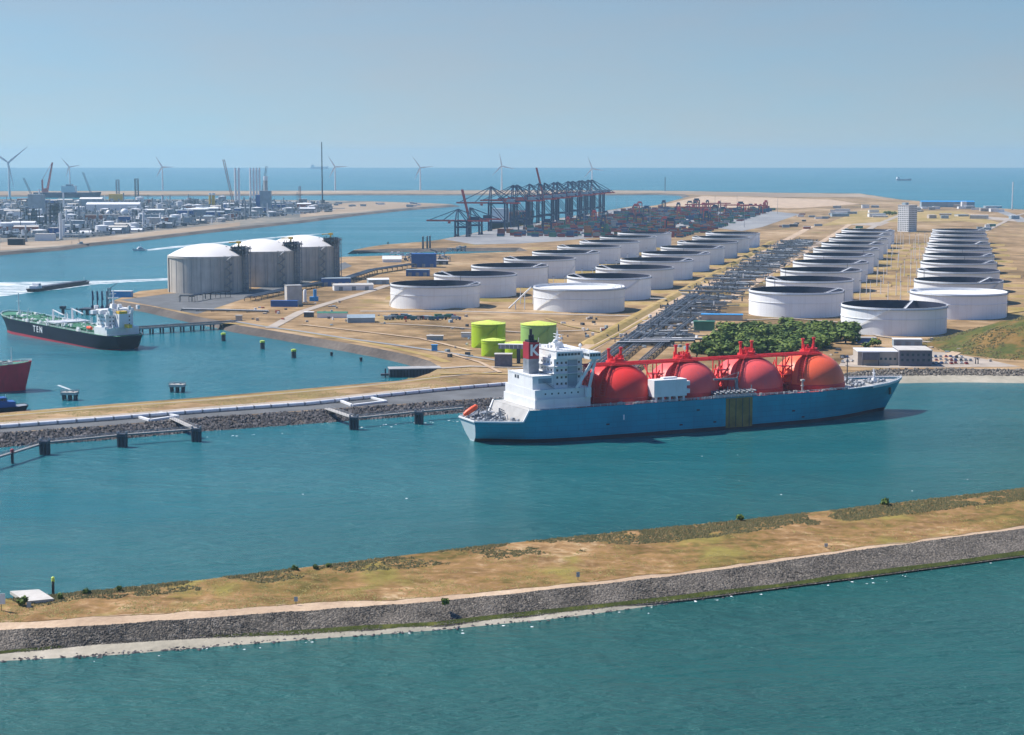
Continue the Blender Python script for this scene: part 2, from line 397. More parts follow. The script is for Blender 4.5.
def mat_leaf(name, stops):
    m, nt, n, l, b = new_mat(name)
    g = n.new('ShaderNodeNewGeometry')
    oi = n.new('ShaderNodeObjectInfo')
    a = noise(n, l, coords(n, l), 0.35, 3)
    md = n.new('ShaderNodeMath'); md.operation = 'MULTIPLY_ADD'; md.inputs[1].default_value = 0.5
    l.new(g.outputs['Random Per Island'], md.inputs[0])
    m2 = n.new('ShaderNodeMath'); m2.operation = 'MULTIPLY'; m2.inputs[1].default_value = 0.5
    l.new(a.outputs[0], m2.inputs[0]); l.new(m2.outputs[0], md.inputs[2])
    r = ramp(n, stops); l.new(md.outputs[0], r.inputs[0])
    l.new(r.outputs[0], b.inputs['Base Color']); b.inputs['Roughness'].default_value = 0.7
    b.inputs['Specular IOR Level'].default_value = 0.25
mat_leaf('leaf', [(0.15, (0.032, 0.065, 0.010)), (0.5, (0.075, 0.125, 0.020)), (0.85, (0.17, 0.21, 0.040))])
vary('leaf', (0.62, 0.72, 0.6), (1.4, 1.3, 1.15))
mat_leaf('scrub', [(0.15, (0.040, 0.050, 0.014)), (0.45, (0.085, 0.080, 0.024)), (0.65, (0.13, 0.10, 0.035)), (0.85, (0.20, 0.14, 0.05))])
mat_leaf('tuft', [(0.15, (0.15, 0.135, 0.035)), (0.5, (0.26, 0.21, 0.06)), (0.85, (0.38, 0.29, 0.11))])
# ================================================================ THE SETTING
rnd = random.Random(7)
def fbm(x, y, s):
    """cheap smooth noise for terrain"""
    from mathutils import noise as mn
    return mn.fractal(Vector((x * s, y * s, 3.1)), 1.0, 2.0, 4)

# ---- sea: one sheet out to the horizon (21 km off, where the earth's curve hides the rest)
sea = MB()
sea.add([(-14000, -1500, 0), (14000, -1500, 0), (14000, 21300, 0), (-14000, 21300, 0)], [(0, 1, 2, 3)])
sea.build('sea', 'water', kind='structure')

def land(name, px, z, m, skirt_m, depth=14.0, deep=()):
    pts = [gp(x, y, z) for x, y in px]
    area = sum(a.x * b.y - b.x * a.y for a, b in zip(pts, pts[1:] + pts[:1]))
    assert area > 0, name
    mb = MB()
    tris = tessellate_polygon([pts])
    mb.v = [tuple(p) for p in pts]
    for t in tris:
        a, b, c = (pts[i] for i in t)
        if (b - a).cross(c - a).z < 0: t = (t[0], t[2], t[1])
        mb.f.append(tuple(t))
    o = mb.build(name, m, kind='structure')
    if skirt_m:
        n = len(pts); nrm = []
        for i in range(n):
            e = (pts[(i + 1) % n] - pts[i - 1]); e.z = 0
            nn = Vector((e.y, -e.x, 0))
            nrm.append(nn.normalized() if nn.length > 0 else Vector((0, -1, 0)))
        sk = MB(); vv = []
        for i in range(n):
            dd = 15.0 if i in deep else depth * min(3.0, max(1.0, pts[i].y / 1800.0))
            vv.append(tuple(pts[i])); q = pts[i] + nrm[i] * dd; vv.append((q.x, q.y, -1.0))
        ff = []
        for i in range(n):
            j = (i + 1) % n
            ff.append((2 * i, 2 * i + 1, 2 * j + 1, 2 * j))
        sk.add(vv, ff)
        sk.build('shore_slope', skirt_m, kind='structure')
    return o

MAIN = [(-500, 470), (0, 433), (100, 426.5), (200, 418), (310, 410.5), (480, 399), (600, 391), (760, 383), (880, 369.5), (950, 368.5), (1024, 369.5), (1500, 368),
        (1700, 212), (1024, 209.5), (990, 208), (960, 207), (925, 201.5), (900, 199.5), (860, 193.5), (780, 192.8), (700, 191.3), (660, 190.6), (600, 190.3), (450, 190.3), (300, 190.7), (100, 191), (-400, 192),
        (-400, 196), (100, 195), (340, 193.8), (600, 193.8), (660, 193.4), (685, 194.3), (690, 196.5), (676, 200), (658, 205), (645, 206.6), (632, 206.3), (605, 210.8), (552, 219.5), (490, 229.8), (441, 239.5),
        (425, 241.5), (385, 244.5), (368, 247), (353, 250.3), (390, 248.6), (450, 247.8), (520, 247.5), (528, 251.0), (450, 253.9), (390, 255.4), (345, 256.8), (335, 257.3),
        (300, 262), (240, 272), (180, 285), (168, 288.5), (140, 291), (113, 300.5),
        (150, 306), (205, 318), (222, 321), (240, 325.5), (275, 331), (317, 338), (350, 343.5), (378, 348.5), (398, 352.5), (415, 356.5), (430, 361), (437.5, 365.5), (437.5, 369), (430, 373), (416, 377.5), (399, 380.7), (370, 383), (340, 385.6), (270, 391.5), (200, 397.5), (110, 404), (0, 413), (-500, 452)]
land('terminal_ground', MAIN, 5.0, 'sand_land', 'slope_stone', 8.5, range(0, 12))
LEFT = [(-400, 296), (0, 252), (60, 247.3), (90, 243), (130, 239.3), (170, 234.5), (200, 231), (250, 226), (300, 220.5), (360, 213), (400, 209), (430, 206.5), (455, 205), (450, 204), (430, 203), (370, 201), (250, 199.6), (0, 199), (-400, 200)]
land('industrial_ground', LEFT, 4.0, 'industry_ground', 'slope_stone', 8)
# sand spit carrying on from the industrial quay
def sheet(name, px, m, z=5.08, kind='structure', group=None):
    mb = MB(); pts = [gp(x, y, z) for x, y in px]
    mb.v = [tuple(p) for p in pts]
    for t in tessellate_polygon([pts]):
        a, b, c = (pts[i] for i in t)
        if (b - a).cross(c - a).z < 0: t = (t[0], t[2], t[1])
        mb.f.append(tuple(t))
    return mb.build(name, m, kind=kind)
sheet('sand_flat', [(300, 217.5), (360, 211.8), (400, 208.2), (450, 204.8), (430, 203.4), (370, 201.6), (330, 204), (300, 208)], 'far_sand', 4.1)
sheet('sand_flat', [(0, 250.5), (60, 245.8), (120, 239.5), (240, 226), (240, 222), (120, 235), (60, 241), (0, 242)], 'far_sand', 4.12)
sheet('dune', [(-380, 195.2), (100, 194.4), (340, 193.3), (600, 193.3), (658, 192.9), (690, 194.2), (705, 195), (780, 197), (860, 197), (900, 200.5), (860, 194.2), (780, 193.3), (700, 191.8), (660, 191.1), (600, 190.8), (450, 190.8), (300, 191.1), (100, 191.4), (-380, 192.3)], 'far_sand', 5.1)
sheet('dune', [(660, 205.6), (720, 207.5), (800, 208), (860, 204), (830, 199.5), (760, 197.4), (702, 196.2), (692, 198)], 'path_sand', 5.14)
# aprons and yards
sheet('apron', [(120, 299.8), (170, 293.5), (250, 291), (345, 262), (352, 266), (300, 286), (246, 298), (197, 314), (150, 305.2)], 'asphalt', 5.10)
sheet('apron', [(444, 239.3), (491.5, 229.9), (553.5, 219.8), (606.5, 211.1), (634, 206.8), (646, 207.4), (700, 210.5), (775, 211.5), (800, 214), (762, 227), (742, 231), (700, 226), (640, 228.5), (600, 237), (560, 241), (520, 243.5), (475, 244.5)], 'apron', 5.12)
sheet('apron', [(840, 218), (900, 211), (1024, 219), (1024, 222), (940, 216), (905, 216), (880, 226), (840, 224)], 'road_pale', 5.10)
sheet('grass_field', [(820, 226), (862, 210), (960, 211), (1010, 226), (960, 221), (880, 222)], 'bund_grass', 5.16)
sheet('parking_yard', [(838, 366), (846, 356), (900, 349), (945, 352.5), (985, 359), (1020, 366.5), (950, 367.3), (885, 367.8)], 'road_pale', 5.10)
sheet('causeway_road', [(-200, 447.5), (0, 432.4), (100, 426), (200, 417.6), (310, 410), (480, 398.6), (520, 396), (520, 384.5), (480, 387.8), (440, 391.3), (310, 405.4), (200, 413.2), (100, 421.2), (0, 428.6), (-200, 443.5)], 'asphalt', 5.10)
sheet('verge', [(-200, 440.4), (0, 424.5), (100, 417.5), (200, 409.2), (310, 401.5), (430, 388), (430, 386.5), (310, 399.2), (200, 407), (100, 415.3), (0, 422.3), (-200, 438)], 'road_pale', 5.10)
sheet('verge', [(-200, 432), (0, 417.5), (110, 408.2), (200, 401.6), (340, 389.6), (440, 378.6), (440, 375), (400, 382.2), (340, 387), (200, 399), (110, 405.6), (0, 414.6), (-200, 428.5)], 'bund_grass', 5.10)

def road(name, px, width, m, z=5.2):
    pts = [gp(x, y, z) for x, y in px]; mb = MB(); vv = []
    for i, p in enumerate(pts):
        d = (pts[min(i + 1, len(pts) - 1)] - pts[max(i - 1, 0)]).normalized(); s_ = Vector((-d.y, d.x, 0)) * width / 2
        vv += [tuple(p + s_), tuple(p - s_)]
    mb.add(vv, [(2 * i, 2 * i + 1, 2 * i + 3, 2 * i + 2) for i in range(len(pts) - 1)])
    return mb.build(name, m, kind='structure')
road('track', [(585, 350), (607, 337), (640, 322), (664, 307), (700, 289), (730, 272), (757, 256), (790, 238), (812, 226)], 13, 'path_sand')
road('track', [(690, 330), (712, 309), (745, 289), (785, 264), (815, 246), (838, 232), (850, 224)], 10, 'path_sand', 5.24)
road('track', [(360, 311), (460, 311), (560, 314), (640, 316)], 8, 'road_pale', 5.28)
road('track', [(270, 328), (300, 312), (325, 304), (370, 291), (388, 285)], 9, 'road_pale', 5.32)
road('track', [(228, 320), (262, 326), (300, 331), (345, 338), (390, 344), (425, 349), (470, 356), (510, 362)], 5, 'apron', 5.36)
road('track', [(215, 322), (262, 325.5), (330, 336.5), (385, 346), (425, 354.5), (447, 362)], 7, 'bund_grass', 5.18)
road('track', [(441, 368), (470, 366), (505, 367), (560, 368)], 6, 'road_pale', 5.40)
road('track', [(440, 374), (475, 373), (510, 374), (560, 374)], 5, 'bund_grass', 5.42)
road('track', [(445, 352), (480, 362), (500, 372)], 3, 'path_sand', 5.50); road('track', [(300, 324), (360, 331), (420, 338), (470, 350)], 3.5, 'path_sand', 5.52); road('track', [(380, 323), (440, 326), (520, 332), (590, 330)], 4, 'road_pale', 5.54)
road('track', [(545, 318), (570, 326), (600, 332)], 3, 'bund_grass', 5.56); road('track', [(560, 362), (590, 349), (620, 333), (650, 316)], 3, 'bund_grass', 5.58); road('track', [(740, 320), (790, 318), (840, 322), (880, 336), (930, 342)], 5, 'road_pale', 5.60)
road('track', [(-100, 424), (0, 416.2), (110, 406.8), (200, 400.4), (340, 388.4), (440, 377), (500, 371)], 2.2, 'road_pale', 5.22); road('track', [(965, 318), (1024, 310), (1080, 306)], 10, 'bund_grass', 5.62)
road('road', [(935, 363), (960, 350), (1000, 344), (1060, 338)], 8, 'path_sand', 5.44)
road('road', [(820, 262), (850, 240), (878, 224), (905, 213), (918, 206)], 12, 'road_pale', 5.46)
road('road', [(985, 231), (1004, 222), (1014, 216), (1030, 212)], 9, 'road_pale', 5.48)
road('road', [(1024, 222), (1014, 216), (1000, 211), (990, 208.8)], 26, 'apron', 5.12)

# ---- wedge-shaped earth bunds round the tanks
def bund(px, h=3.0, w=14.0, m='bund_grass'):
    pts = [gp(x, y, 5.0) for x, y in px]; mb = MB(); vv = []
    for i, p in enumerate(pts):
        d = (pts[min(i + 1, len(pts) - 1)] - pts[max(i - 1, 0)]).normalized(); s_ = Vector((-d.y, d.x, 0))
        e = 0.0 if i in (0, len(pts) - 1) else 1.0
        for o_, z in ((-w / 2, -0.3), (-w * 0.12, h * e - .3 * (1 - e)), (w * 0.12, h * e - .3 * (1 - e)), (w / 2, -0.3)):
            q = p + s_ * o_; vv.append((q.x, q.y, 5.0 + z))
    ff = []
    for i in range(len(pts) - 1):
        for k in range(3): ff.append((4 * i + k, 4 * i + k + 1, 4 * i + 5 + k, 4 * i + 4 + k))
    mb.add(vv, ff)
    return mb.build('earth_bund', m, kind='structure')

# ---- foreground spit: beach, stone revetment, dry grass crown
def interp(tab, x):
    if x <= tab[0][0]: (x0, y0), (x1, y1) = tab[0], tab[1]
    elif x >= tab[-1][0]: (x0, y0), (x1, y1) = tab[-2], tab[-1]
    else:
        for (x0, y0), (x1, y1) in zip(tab, tab[1:]):
            if x0 <= x <= x1: break
    return y0 + (y1 - y0) * (x - x0) / (x1 - x0)
WL = [(0, 661), (100, 656), (200, 648), (300, 640), (440, 630), (560, 618), (600, 613), (700, 599), (860, 577.5), (1024, 556)]     # water's edge
TOE = [(0, 653), (100, 643), (200, 637), (300, 633), (440, 624), (560, 611), (700, 596), (860, 575.5), (1024, 554)]              # foot of the stones
CREST = [(0, 630), (100, 625), (200, 618), (300, 611), (440, 601), (600, 584), (700, 572.5), (860, 550), (1024, 528)]            # top of the stones
PATH = [(0, 622), (100, 617), (200, 611), (300, 604), (440, 596), (600, 580.5), (700, 569.5), (860, 547.5), (1024, 525.5)]
BACK = [(0, 600), (60, 594), (120, 588), (200, 580), (340, 563), (480, 546), (600, 534), (740, 520), (860, 507), (1024, 488)]
XS = [-260 + i * 8 for i in range(206)]
def spit_line(tab, z, x, off=0.0):
    p = gp(x, interp(tab, x), z); p.y += off; return p
def loft(name, rows, m, parent=None, **k):
    mb = MB(); n = len(rows[0])
    for r in rows: mb.v += [tuple(p) for p in r]
    for j in range(len(rows) - 1):
        for i in range(n - 1):
            mb.f.append((j * n + i, j * n + i + 1, (j + 1) * n + i + 1, (j + 1) * n + i))
    return mb.build(name, m, parent, smooth=True, **k)
def lerp_rows(r0, r1, k, jit=0.0, zf=None):
    out = []
    for j in range(k + 1):
        t = j / k; row = []
        for a, b in zip(r0, r1):
            p = a.lerp(b, t)
            if 0 < j < k and jit: p = p + Vector((0, 0, jit * fbm(p.x, p.y, 0.08)))
            row.append(p)
        out.append(row)
    return out
r_under = [spit_line(WL, 0.0, x, -30) + Vector((0, 0, -2.5)) for x in XS]
r_wl = [spit_line(WL, 0.0, x) for x in XS]
r_toe = [spit_line(TOE, 0.9, x) for x in XS]
def wob(p, s, k): return p + Vector((0, k * fbm(p.x, p.y, s), 0))
r_crest = [wob(spit_line(CREST, 5.0, x), .11, .9) for x in XS]
r_path = [wob(spit_line(PATH, 5.1, x), .06, 2.4) for x in XS]
r_back = [spit_line(BACK, 5.4, x) for x in XS]
r_bw = [spit_line(BACK, 5.4, x, 9) + Vector((0, 0, -7)) for x in XS]
loft('beach', lerp_rows(r_under, r_wl, 2) + lerp_rows(r_wl, r_toe, 3, 0.25)[1:], 'beach_sand', kind='structure')
rev = lerp_rows([p + Vector((0, -1.5, -0.4)) for p in r_toe], r_crest, 8, 0.3)
loft('stone_revetment', rev, 'revetment', kind='structure')
loft('sand_path', lerp_rows(r_crest, [p + Vector((0, 1.5, -0.1)) for p in r_path], 2, 0.1), 'path_sand', kind='structure')
top_rows = lerp_rows(r_path, r_back, 14, 0.9)
loft('dry_meadow', top_rows + [r_bw], 'dry_grass', kind='structure')
# algae band at the foot of the stones
loft('algae_band', lerp_rows([p + Vector((0, -0.9, -0.1)) for p in r_toe], [a.lerp(b, 0.10 + 0.06 * fbm(a.x, a.y, 0.03)) + Vector((0, -0.25, 0.28)) for a, b in zip(r_toe, r_crest)], 2, 0.15)[0:], 'algae', kind='structure')

# loose stones bedded in the revetment and lying at its foot
def stones(name, spots, m, smin, smax, seed=1, flat=0.7):
    rr = random.Random(seed); mb = MB()
    base = [(1, 0, 0), (-1, 0, 0), (0, 1, 0), (0, -1, 0), (0, 0, 1), (0, 0, -1)]
    fs = [(0, 2, 4), (2, 1, 4), (1, 3, 4), (3, 0, 4), (2, 0, 5), (1, 2, 5), (3, 1, 5), (0, 3, 5)]
    for p in spots:
        s_ = rr.uniform(smin, smax); a = rr.uniform(0, 6.28); vv = []
        sx, sy, sz = s_ * rr.uniform(0.7, 1.3), s_ * rr.uniform(0.7, 1.2), s_ * flat * rr.uniform(0.7, 1.2)
        for b in base:
            x, y, z = b[0] * sx + rr.uniform(-.25, .25) * s_, b[1] * sy + rr.uniform(-.25, .25) * s_, b[2] * sz
            vv.append((p[0] + x * math.cos(a) - y * math.sin(a), p[1] + x * math.sin(a) + y * math.cos(a), p[2] + z))
        mb.add(vv, fs)
    return mb.build(name, m, kind='stuff', label='loose stones of the ' + name.replace('_', ' '), category='stones')
sp = []
for _ in range(30000):
    i = rnd.uniform(0, len(XS) - 1.01); t = rnd.random()
    k = int(i); a = rev[0][k].lerp(rev[0][k + 1], i - k); b = rev[-1][k].lerp(rev[-1][k + 1], i - k)
    sp.append(a.lerp(b, t) + Vector((0, 0, 0.05)))
stones('revetment_rubble', sp, 'rock_grey', 0.10, 0.32, 3)
sp = []
for _ in range(900):
    i = rnd.uniform(0, len(XS) - 1.01); k = int(i); a = r_wl[k].lerp(r_wl[k + 1], i - k)
    sp.append(a + Vector((0, rnd.gauss(1.0, 1.3), 0.1)))
stones('shore_weed', sp, 'rock_dark', 0.3, 0.8, 4, 0.5)

# dark rock armour along the causeway (front shore of the terminal)
def shore_pts(px):
    return [(gp(x, y, 5.0)) for x, y in px]
front = shore_pts(MAIN[0:8])
def armour(name, line, n, m, smin, smax, run=15.0, drop=6.0, seed=5, t0=0.0, t1=0.95):
    sp = []; rr = random.Random(seed)
    seg = [(b - a).length for a, b in zip(line, line[1:])]; tot = sum(seg)
    for _ in range(n):
        u = rr.uniform(0, tot)
        for (a, b), L in zip(zip(line, line[1:]), seg):
            if u <= L: break
            u -= L
        p = a.lerp(b, u / L); d = (b - a).normalized(); nn = Vector((d.y, -d.x, 0)); t = rr.uniform(t0, t1)
        q = p + nn * (run * t); q.z = 5.0 - drop * t
        sp.append(q)
    return stones(name, sp, m, smin, smax, seed)
armour('causeway_armour', front, 9000, 'rock_dark', 0.7, 1.5)
armour('beach_armour', shore_pts(MAIN[7:12]), 2600, 'rock_grey', 0.8, 1.7, seed=6, t1=0.55)
# beach below the armour, beside the ship's bow
bl = shore_pts(MAIN[8:12])
bl_n = []
for i, p in enumerate(bl): bl_n.append(p)
mbb = MB(); vv = []
for p in bl:
    for off, z in ((7, 2.0), (16, 0.9), (30, 0.0), (42, -1.0)): vv.append((p.x, p.y - off, z))
mbb.add(vv, [(4 * i + k, 4 * i + k + 1, 4 * i + 5 + k, 4 * i + 4 + k) for i in range(len(bl) - 1) for k in range(3)])
mbb.build('beach', 'beach_sand', kind='structure')

# ---- scrub hill beside the parking yard
mb = MB(); N = 60; hc = Vector((392, 1240)); 
for j in range(N + 1):
    for i in range(N + 1):
        u, v = (i / N - 0.5) * 2, (j / N - 0.5) * 2
        x, y = hc.x + u * 105, hc.y + v * 100
        rr_ = math.sqrt(u * u + v * v) + 0.10 * fbm(x, y, 0.02)
        h = max(0.0, 1 - rr_) ; h = h * h * (3 - 2 * h)
        mb.v.append((x, y, 4.6 + 24 * h + (1.4 * h + 0.1) * fbm(x, y, 0.09)))
for j in range(N):
    for i in range(N): mb.f.append((j * (N + 1) + i, j * (N + 1) + i + 1, (j + 1) * (N + 1) + i + 1, (j + 1) * (N + 1) + i))
mb.build('scrub_hill', 'hill_scrub', smooth=True, kind='structure')

# ---- haze: one closed box of pale air
hz = MB().box(0, 9900, -6, 28200, 23200, 222)
hz.v = [tuple(v) for v in hz.v]
M['haze'] = bpy.data.materials.new('haze'); M['haze'].use_nodes = True
nt = M['haze'].node_tree; nt.nodes.remove(nt.nodes['Principled BSDF'])
pv = nt.nodes.new('ShaderNodeVolumePrincipled')
pv.inputs['Color'].default_value = (0.50, 0.80, 1.0, 1)
pv.inputs['Density'].default_value = 0.000045
pv.inputs['Anisotropy'].default_value = 0.2
nt.links.new(pv.outputs[0], nt.nodes['Material Output'].inputs['Volume'])
hz.build('haze', 'haze', kind='stuff', label='thin pale sea haze over the whole harbour', category='haze')
# ================================================================ SHIPS
def hull(parent, st, m, boot=None, zb=2.0, nz=6, name='hull', transom=None, bow_x=0.0):
    """st: stations (x_deck, x_waterline, half_deck, half_waterline, z_deck, power); lofted both sides, stern to bow"""
    def ring(s, z):
        xd, xw, hd, hw, zd, pw = s
        t = max(0.0, min(1.0, z / zd)); q = t ** pw
        return xw + (xd - xw) * t, hw + (hd - hw) * q
    def shell(z0f, z1f, nm, mm):
        mb = MB(); n = len(st)
        for sd in (-1, 1):
            off = len(mb.v)
            for s in st:
                z0, z1 = z0f(s), z1f(s)
                for k in range(nz + 1):
                    z = z0 + (z1 - z0) * k / nz; x, h = ring(s, z); mb.v.append((x, sd * h, z))
            for i in range(n - 1):
                for k in range(nz):
                    a = off + i * (nz + 1) + k; q = (a, a + nz + 1, a + nz + 2, a + 1)
                    mb.f.append(q if sd < 0 else q[::-1])
        return mb.build(nm, mm, parent, smooth=True)
    o = shell((lambda s: zb) if boot else (lambda s: -1.5), lambda s: s[4], name, m)
    if boot: shell(lambda s: -1.5, lambda s: zb, 'boot_topping', boot)
    # transom
    s = st[0]; mb = MB(); pts = []
    for k in range(nz + 1):
        z = -1.5 + (s[4] + 1.5) * k / nz; x, h = ring(s, z); pts.append((x, h, z))
    for x, h, z in pts: mb.v += [(x, -h, z), (x, h, z)]
    for k in range(nz): mb.f.append((2 * k, 2 * k + 2, 2 * k + 3, 2 * k + 1))
    mb.build('transom', transom or m, parent)
    return o
def deck(parent, st, m, dz=-0.6, i0=0, i1=None, name='deck', z=None):
    mb = MB(); ss = st[i0:i1]
    for s in ss:
        zz = (s[4] if z is None else z) + dz
        mb.v += [(s[0], -s[2] + 0.15, zz), (s[0], s[2] - 0.15, zz)]
    mb.f = [(2 * i, 2 * i + 2, 2 * i + 3, 2 * i + 1) for i in range(len(ss) - 1)]
    return mb.build(name, m, parent)
def railing(mb, pts, h=1.1, step=3.0, r=0.07):
    for a, b in zip(pts, pts[1:]):
        a, b = Vector(a), Vector(b); n = max(1, int((b - a).length / step))
        for k in (1.0, 0.5): mb.beam(a + Vector((0, 0, h * k)), b + Vector((0, 0, h * k)), r)
        for i in range(n + 1):
            p = a.lerp(b, i / n); mb.beam(p, p + Vector((0, 0, h)), r)
    return mb
def text_mesh(body, size, m, parent, loc, rot, name='lettering', extrude=0.05, bold=0.0):
    cu = bpy.data.curves.new(name, 'FONT'); cu.body = body; cu.size = size; cu.extrude = extrude; cu.offset = bold
    cu.align_x = 'CENTER'; cu.align_y = 'CENTER'
    t = bpy.data.objects.new('tmp_text', cu); col.objects.link(t)
    dg = bpy.context.evaluated_depsgraph_get()
    me = bpy.data.meshes.new_from_object(t.evaluated_get(dg))
    bpy.data.objects.remove(t); bpy.data.curves.remove(cu)
    me.materials.clear(); me.materials.append(M[m])
    o = bpy.data.objects.new(name, me); col.objects.link(o); o.parent = parent; o.location = loc; o.rotation_euler = rot
    return o

# ---------------------------------------------------------------- LNG carrier (x forward, starboard side y<0 faces the camera)
S0, B0 = gp(468, 441, 0), gp(887.5, 410, 0)
ax = (B0 - S0); lng_rz = math.atan2(ax.y, ax.x)
lng = thing('gas_carrier', 'blue hulled gas carrier ship with four big red domes and white bridge house', 'ship', (S0.x, S0.y, 0), lng_rz)
ST = [(-0.6, 2.2, 9.6, 0.5, 10.8, 0.42), (5, 8, 13, 3.0, 10.8, 0.42), (12, 15, 17.5, 8, 10.8, 0.46), (20.5, 22, 20.8, 14, 10.8, 0.5), (23.5, 24, 21.5, 16, 16.6, 0.5),
      (34, 34, 22.6, 20, 16.6, 0.5), (50, 50, 23, 22.4, 16.6, 0.6), (90, 90, 23, 23, 16.6, 1), (150, 150, 23, 23, 16.6, 1), (190, 188, 22.8, 21.5, 16.6, 1.2),
      (212, 208, 21.6, 17.0, 16.7, 1.4), (230, 224, 18.6, 11.0, 16.9, 1.5), (244, 236, 13.6, 5.5, 17.2, 1.5), (254, 244, 8.0, 2.2, 17.6, 1.4), (260, 249, 3.2, 0.7, 17.9, 1.3), (263, 251, 0.15, 0.1, 18.1, 1.0)]
hull(lng, ST, 'hull_blue', 'boot_dark', 1.9, transom='transom_sunlit')
deck(lng, ST, 'deck_pale', -0.9, 0, 4, 'mooring_deck')
deck(lng, ST, 'deck_pale', -0.2, 4, 7, 'aft_deck')
deck(lng, ST, 'deck_red', -0.2, 6, 11, 'main_deck')
deck(lng, ST, 'deck_pale', -1.0, 10, None, 'foredeck')
MB().add([(20.7, -20.6, 9.9), (20.7, 20.6, 9.9), (23.6, 21.3, 16.4), (23.6, -21.3, 16.4)], [(0, 3, 2, 1)]).build('deck_step', 'deck_pale', lng)
# white gunwale strips round the stern and the bow
gw = MB()
for sd in (-1, 1):
    for a, b in zip(ST[0:4], ST[1:4]):
        gw.beam((a[0], sd * a[2], 10.95), (b[0], sd * b[2], 10.95), 0.9, 0.7)
    gw.beam((ST[3][0], sd * ST[3][2], 10.95), (ST[4][0], sd * ST[4][2], 16.75), 0.9, 0.7)
    for a, b in zip(ST[10:], ST[11:]):
        gw.beam((a[0] - .3, sd * (a[2] - .25), a[4] + 0.05), (b[0] - .3, sd * (b[2] - .25), b[4] + 0.05), 0.8, 0.5)
gw.beam((-0.6, -9.6, 10.95), (-0.6, 9.6, 10.95), 0.8, 0.7)
gw.build('gunwale', 'white', lng, kind='stuff')
rl = MB()
for sd in (-1, 1):
    railing(rl, [(s[0], sd * (s[2] - 0.3), s[4]) for s in ST[4:11]], 1.1, 4.0, 0.12)
    railing(rl, [(s[0] - .5, sd * max(0, s[2] - 0.5), s[4]) for s in ST[11:]], 1.1, 2.5, 0.12)
    railing(rl, [(s[0], sd * (s[2] - 0.5), s[4]) for s in ST[0:4]], 1.1, 2.5, 0.12)
rl.build('railing', 'white', lng, kind='stuff')

# domes
zc, Rd = 16.0, 19.0
def dome(s, mm):
    mb = MB()
    prof = [(Rd, 16.3), (Rd, 19.2)] + [(Rd * math.cos(t), 19.2 + (35.2 - 19.2) * math.sin(t)) for t in [R(a) for a in range(6, 90, 6)]] + [(0.05, 35.2)]
    mb.lathe(prof, 48, (s, 0)); d = mb.build('tank_dome', mm, lng, smooth=True)
    b = MB().lathe([(Rd + 0.05, 16.3), (Rd + 0.35, 16.4), (Rd + 0.35, 18.9), (Rd + 0.02, 19.3)], 48, (s, 0)); b.build('base_ring', 'red_steel', d)
    st = MB()           # stair arch over the dome with treads and rails, on the aft starboard shoulder
    for w0 in (-1.3, 1.3):
        prev = None
        for k in range(0, 19):
            t = R(4 + k * 4.6); a = R(222)
            r_, z_ = (Rd + 0.7) * math.cos(t), 19.2 + 16.6 * math.sin(t)
            p = Vector((s + r_ * math.cos(a) - w0 * math.sin(a), r_ * math.sin(a) + w0 * math.cos(a), z_))
            if prev is not None: 
                st.beam(prev, p, 0.35, 0.5); st.beam(prev + Vector((0, 0, 1.3)), p + Vector((0, 0, 1.3)), 0.16)
            st.beam(p, p + Vector((0, 0, 1.3)), 0.14); prev = p
    for k in range(0, 19):
        t = R(4 + k * 4.6); a = R(222); r_, z_ = (Rd + 0.7) * math.cos(t), 19.2 + 16.6 * math.sin(t)
        st.box(s + r_ * math.cos(a), r_ * math.sin(a), z_ - 0.1, 0.7, 2.6, 0.25, a)
    st.build('dome_stair', 'red_steel', d)
    pf = MB().lathe([(0.1, 35.0), (5.2, 35.0), (5.2, 36.0), (4.2, 36.0), (4.2, 37.2), (0.1, 37.2)], 20, (s, 0))
    rg = random.Random(int(s))
    for k in range(16):
        a = rg.uniform(0, 6.28); r_ = rg.uniform(0.8, 4.6); hgt = rg.uniform(0.8, 3.0)
        pf.cyl((s + r_ * math.cos(a), r_ * math.sin(a), 36), (s + r_ * math.cos(a), r_ * math.sin(a), 36.4 + hgt), rg.uniform(0.25, 0.7), n=8)
    for sx, hh in ((-3.6, 41.5), (3.4, 41.8)):
        pf.cyl((s + sx, 1.0, 36), (s + sx, 1.0, hh), 0.65, n=10); pf.cyl((s + sx, 1.0, hh), (s + sx, 1.0, hh + 0.9), 1.0, n=10)
    pf.build('dome_platform', 'red_steel', d)
    # lattice tower with pipework in the gap aft of the dome
    return d
for s, mm in ((82.5, 'sphere_red'), (122, 'sphere_pink'), (161.5, 'sphere_pink'), (201, 'sphere_orange')): dome(s, mm)
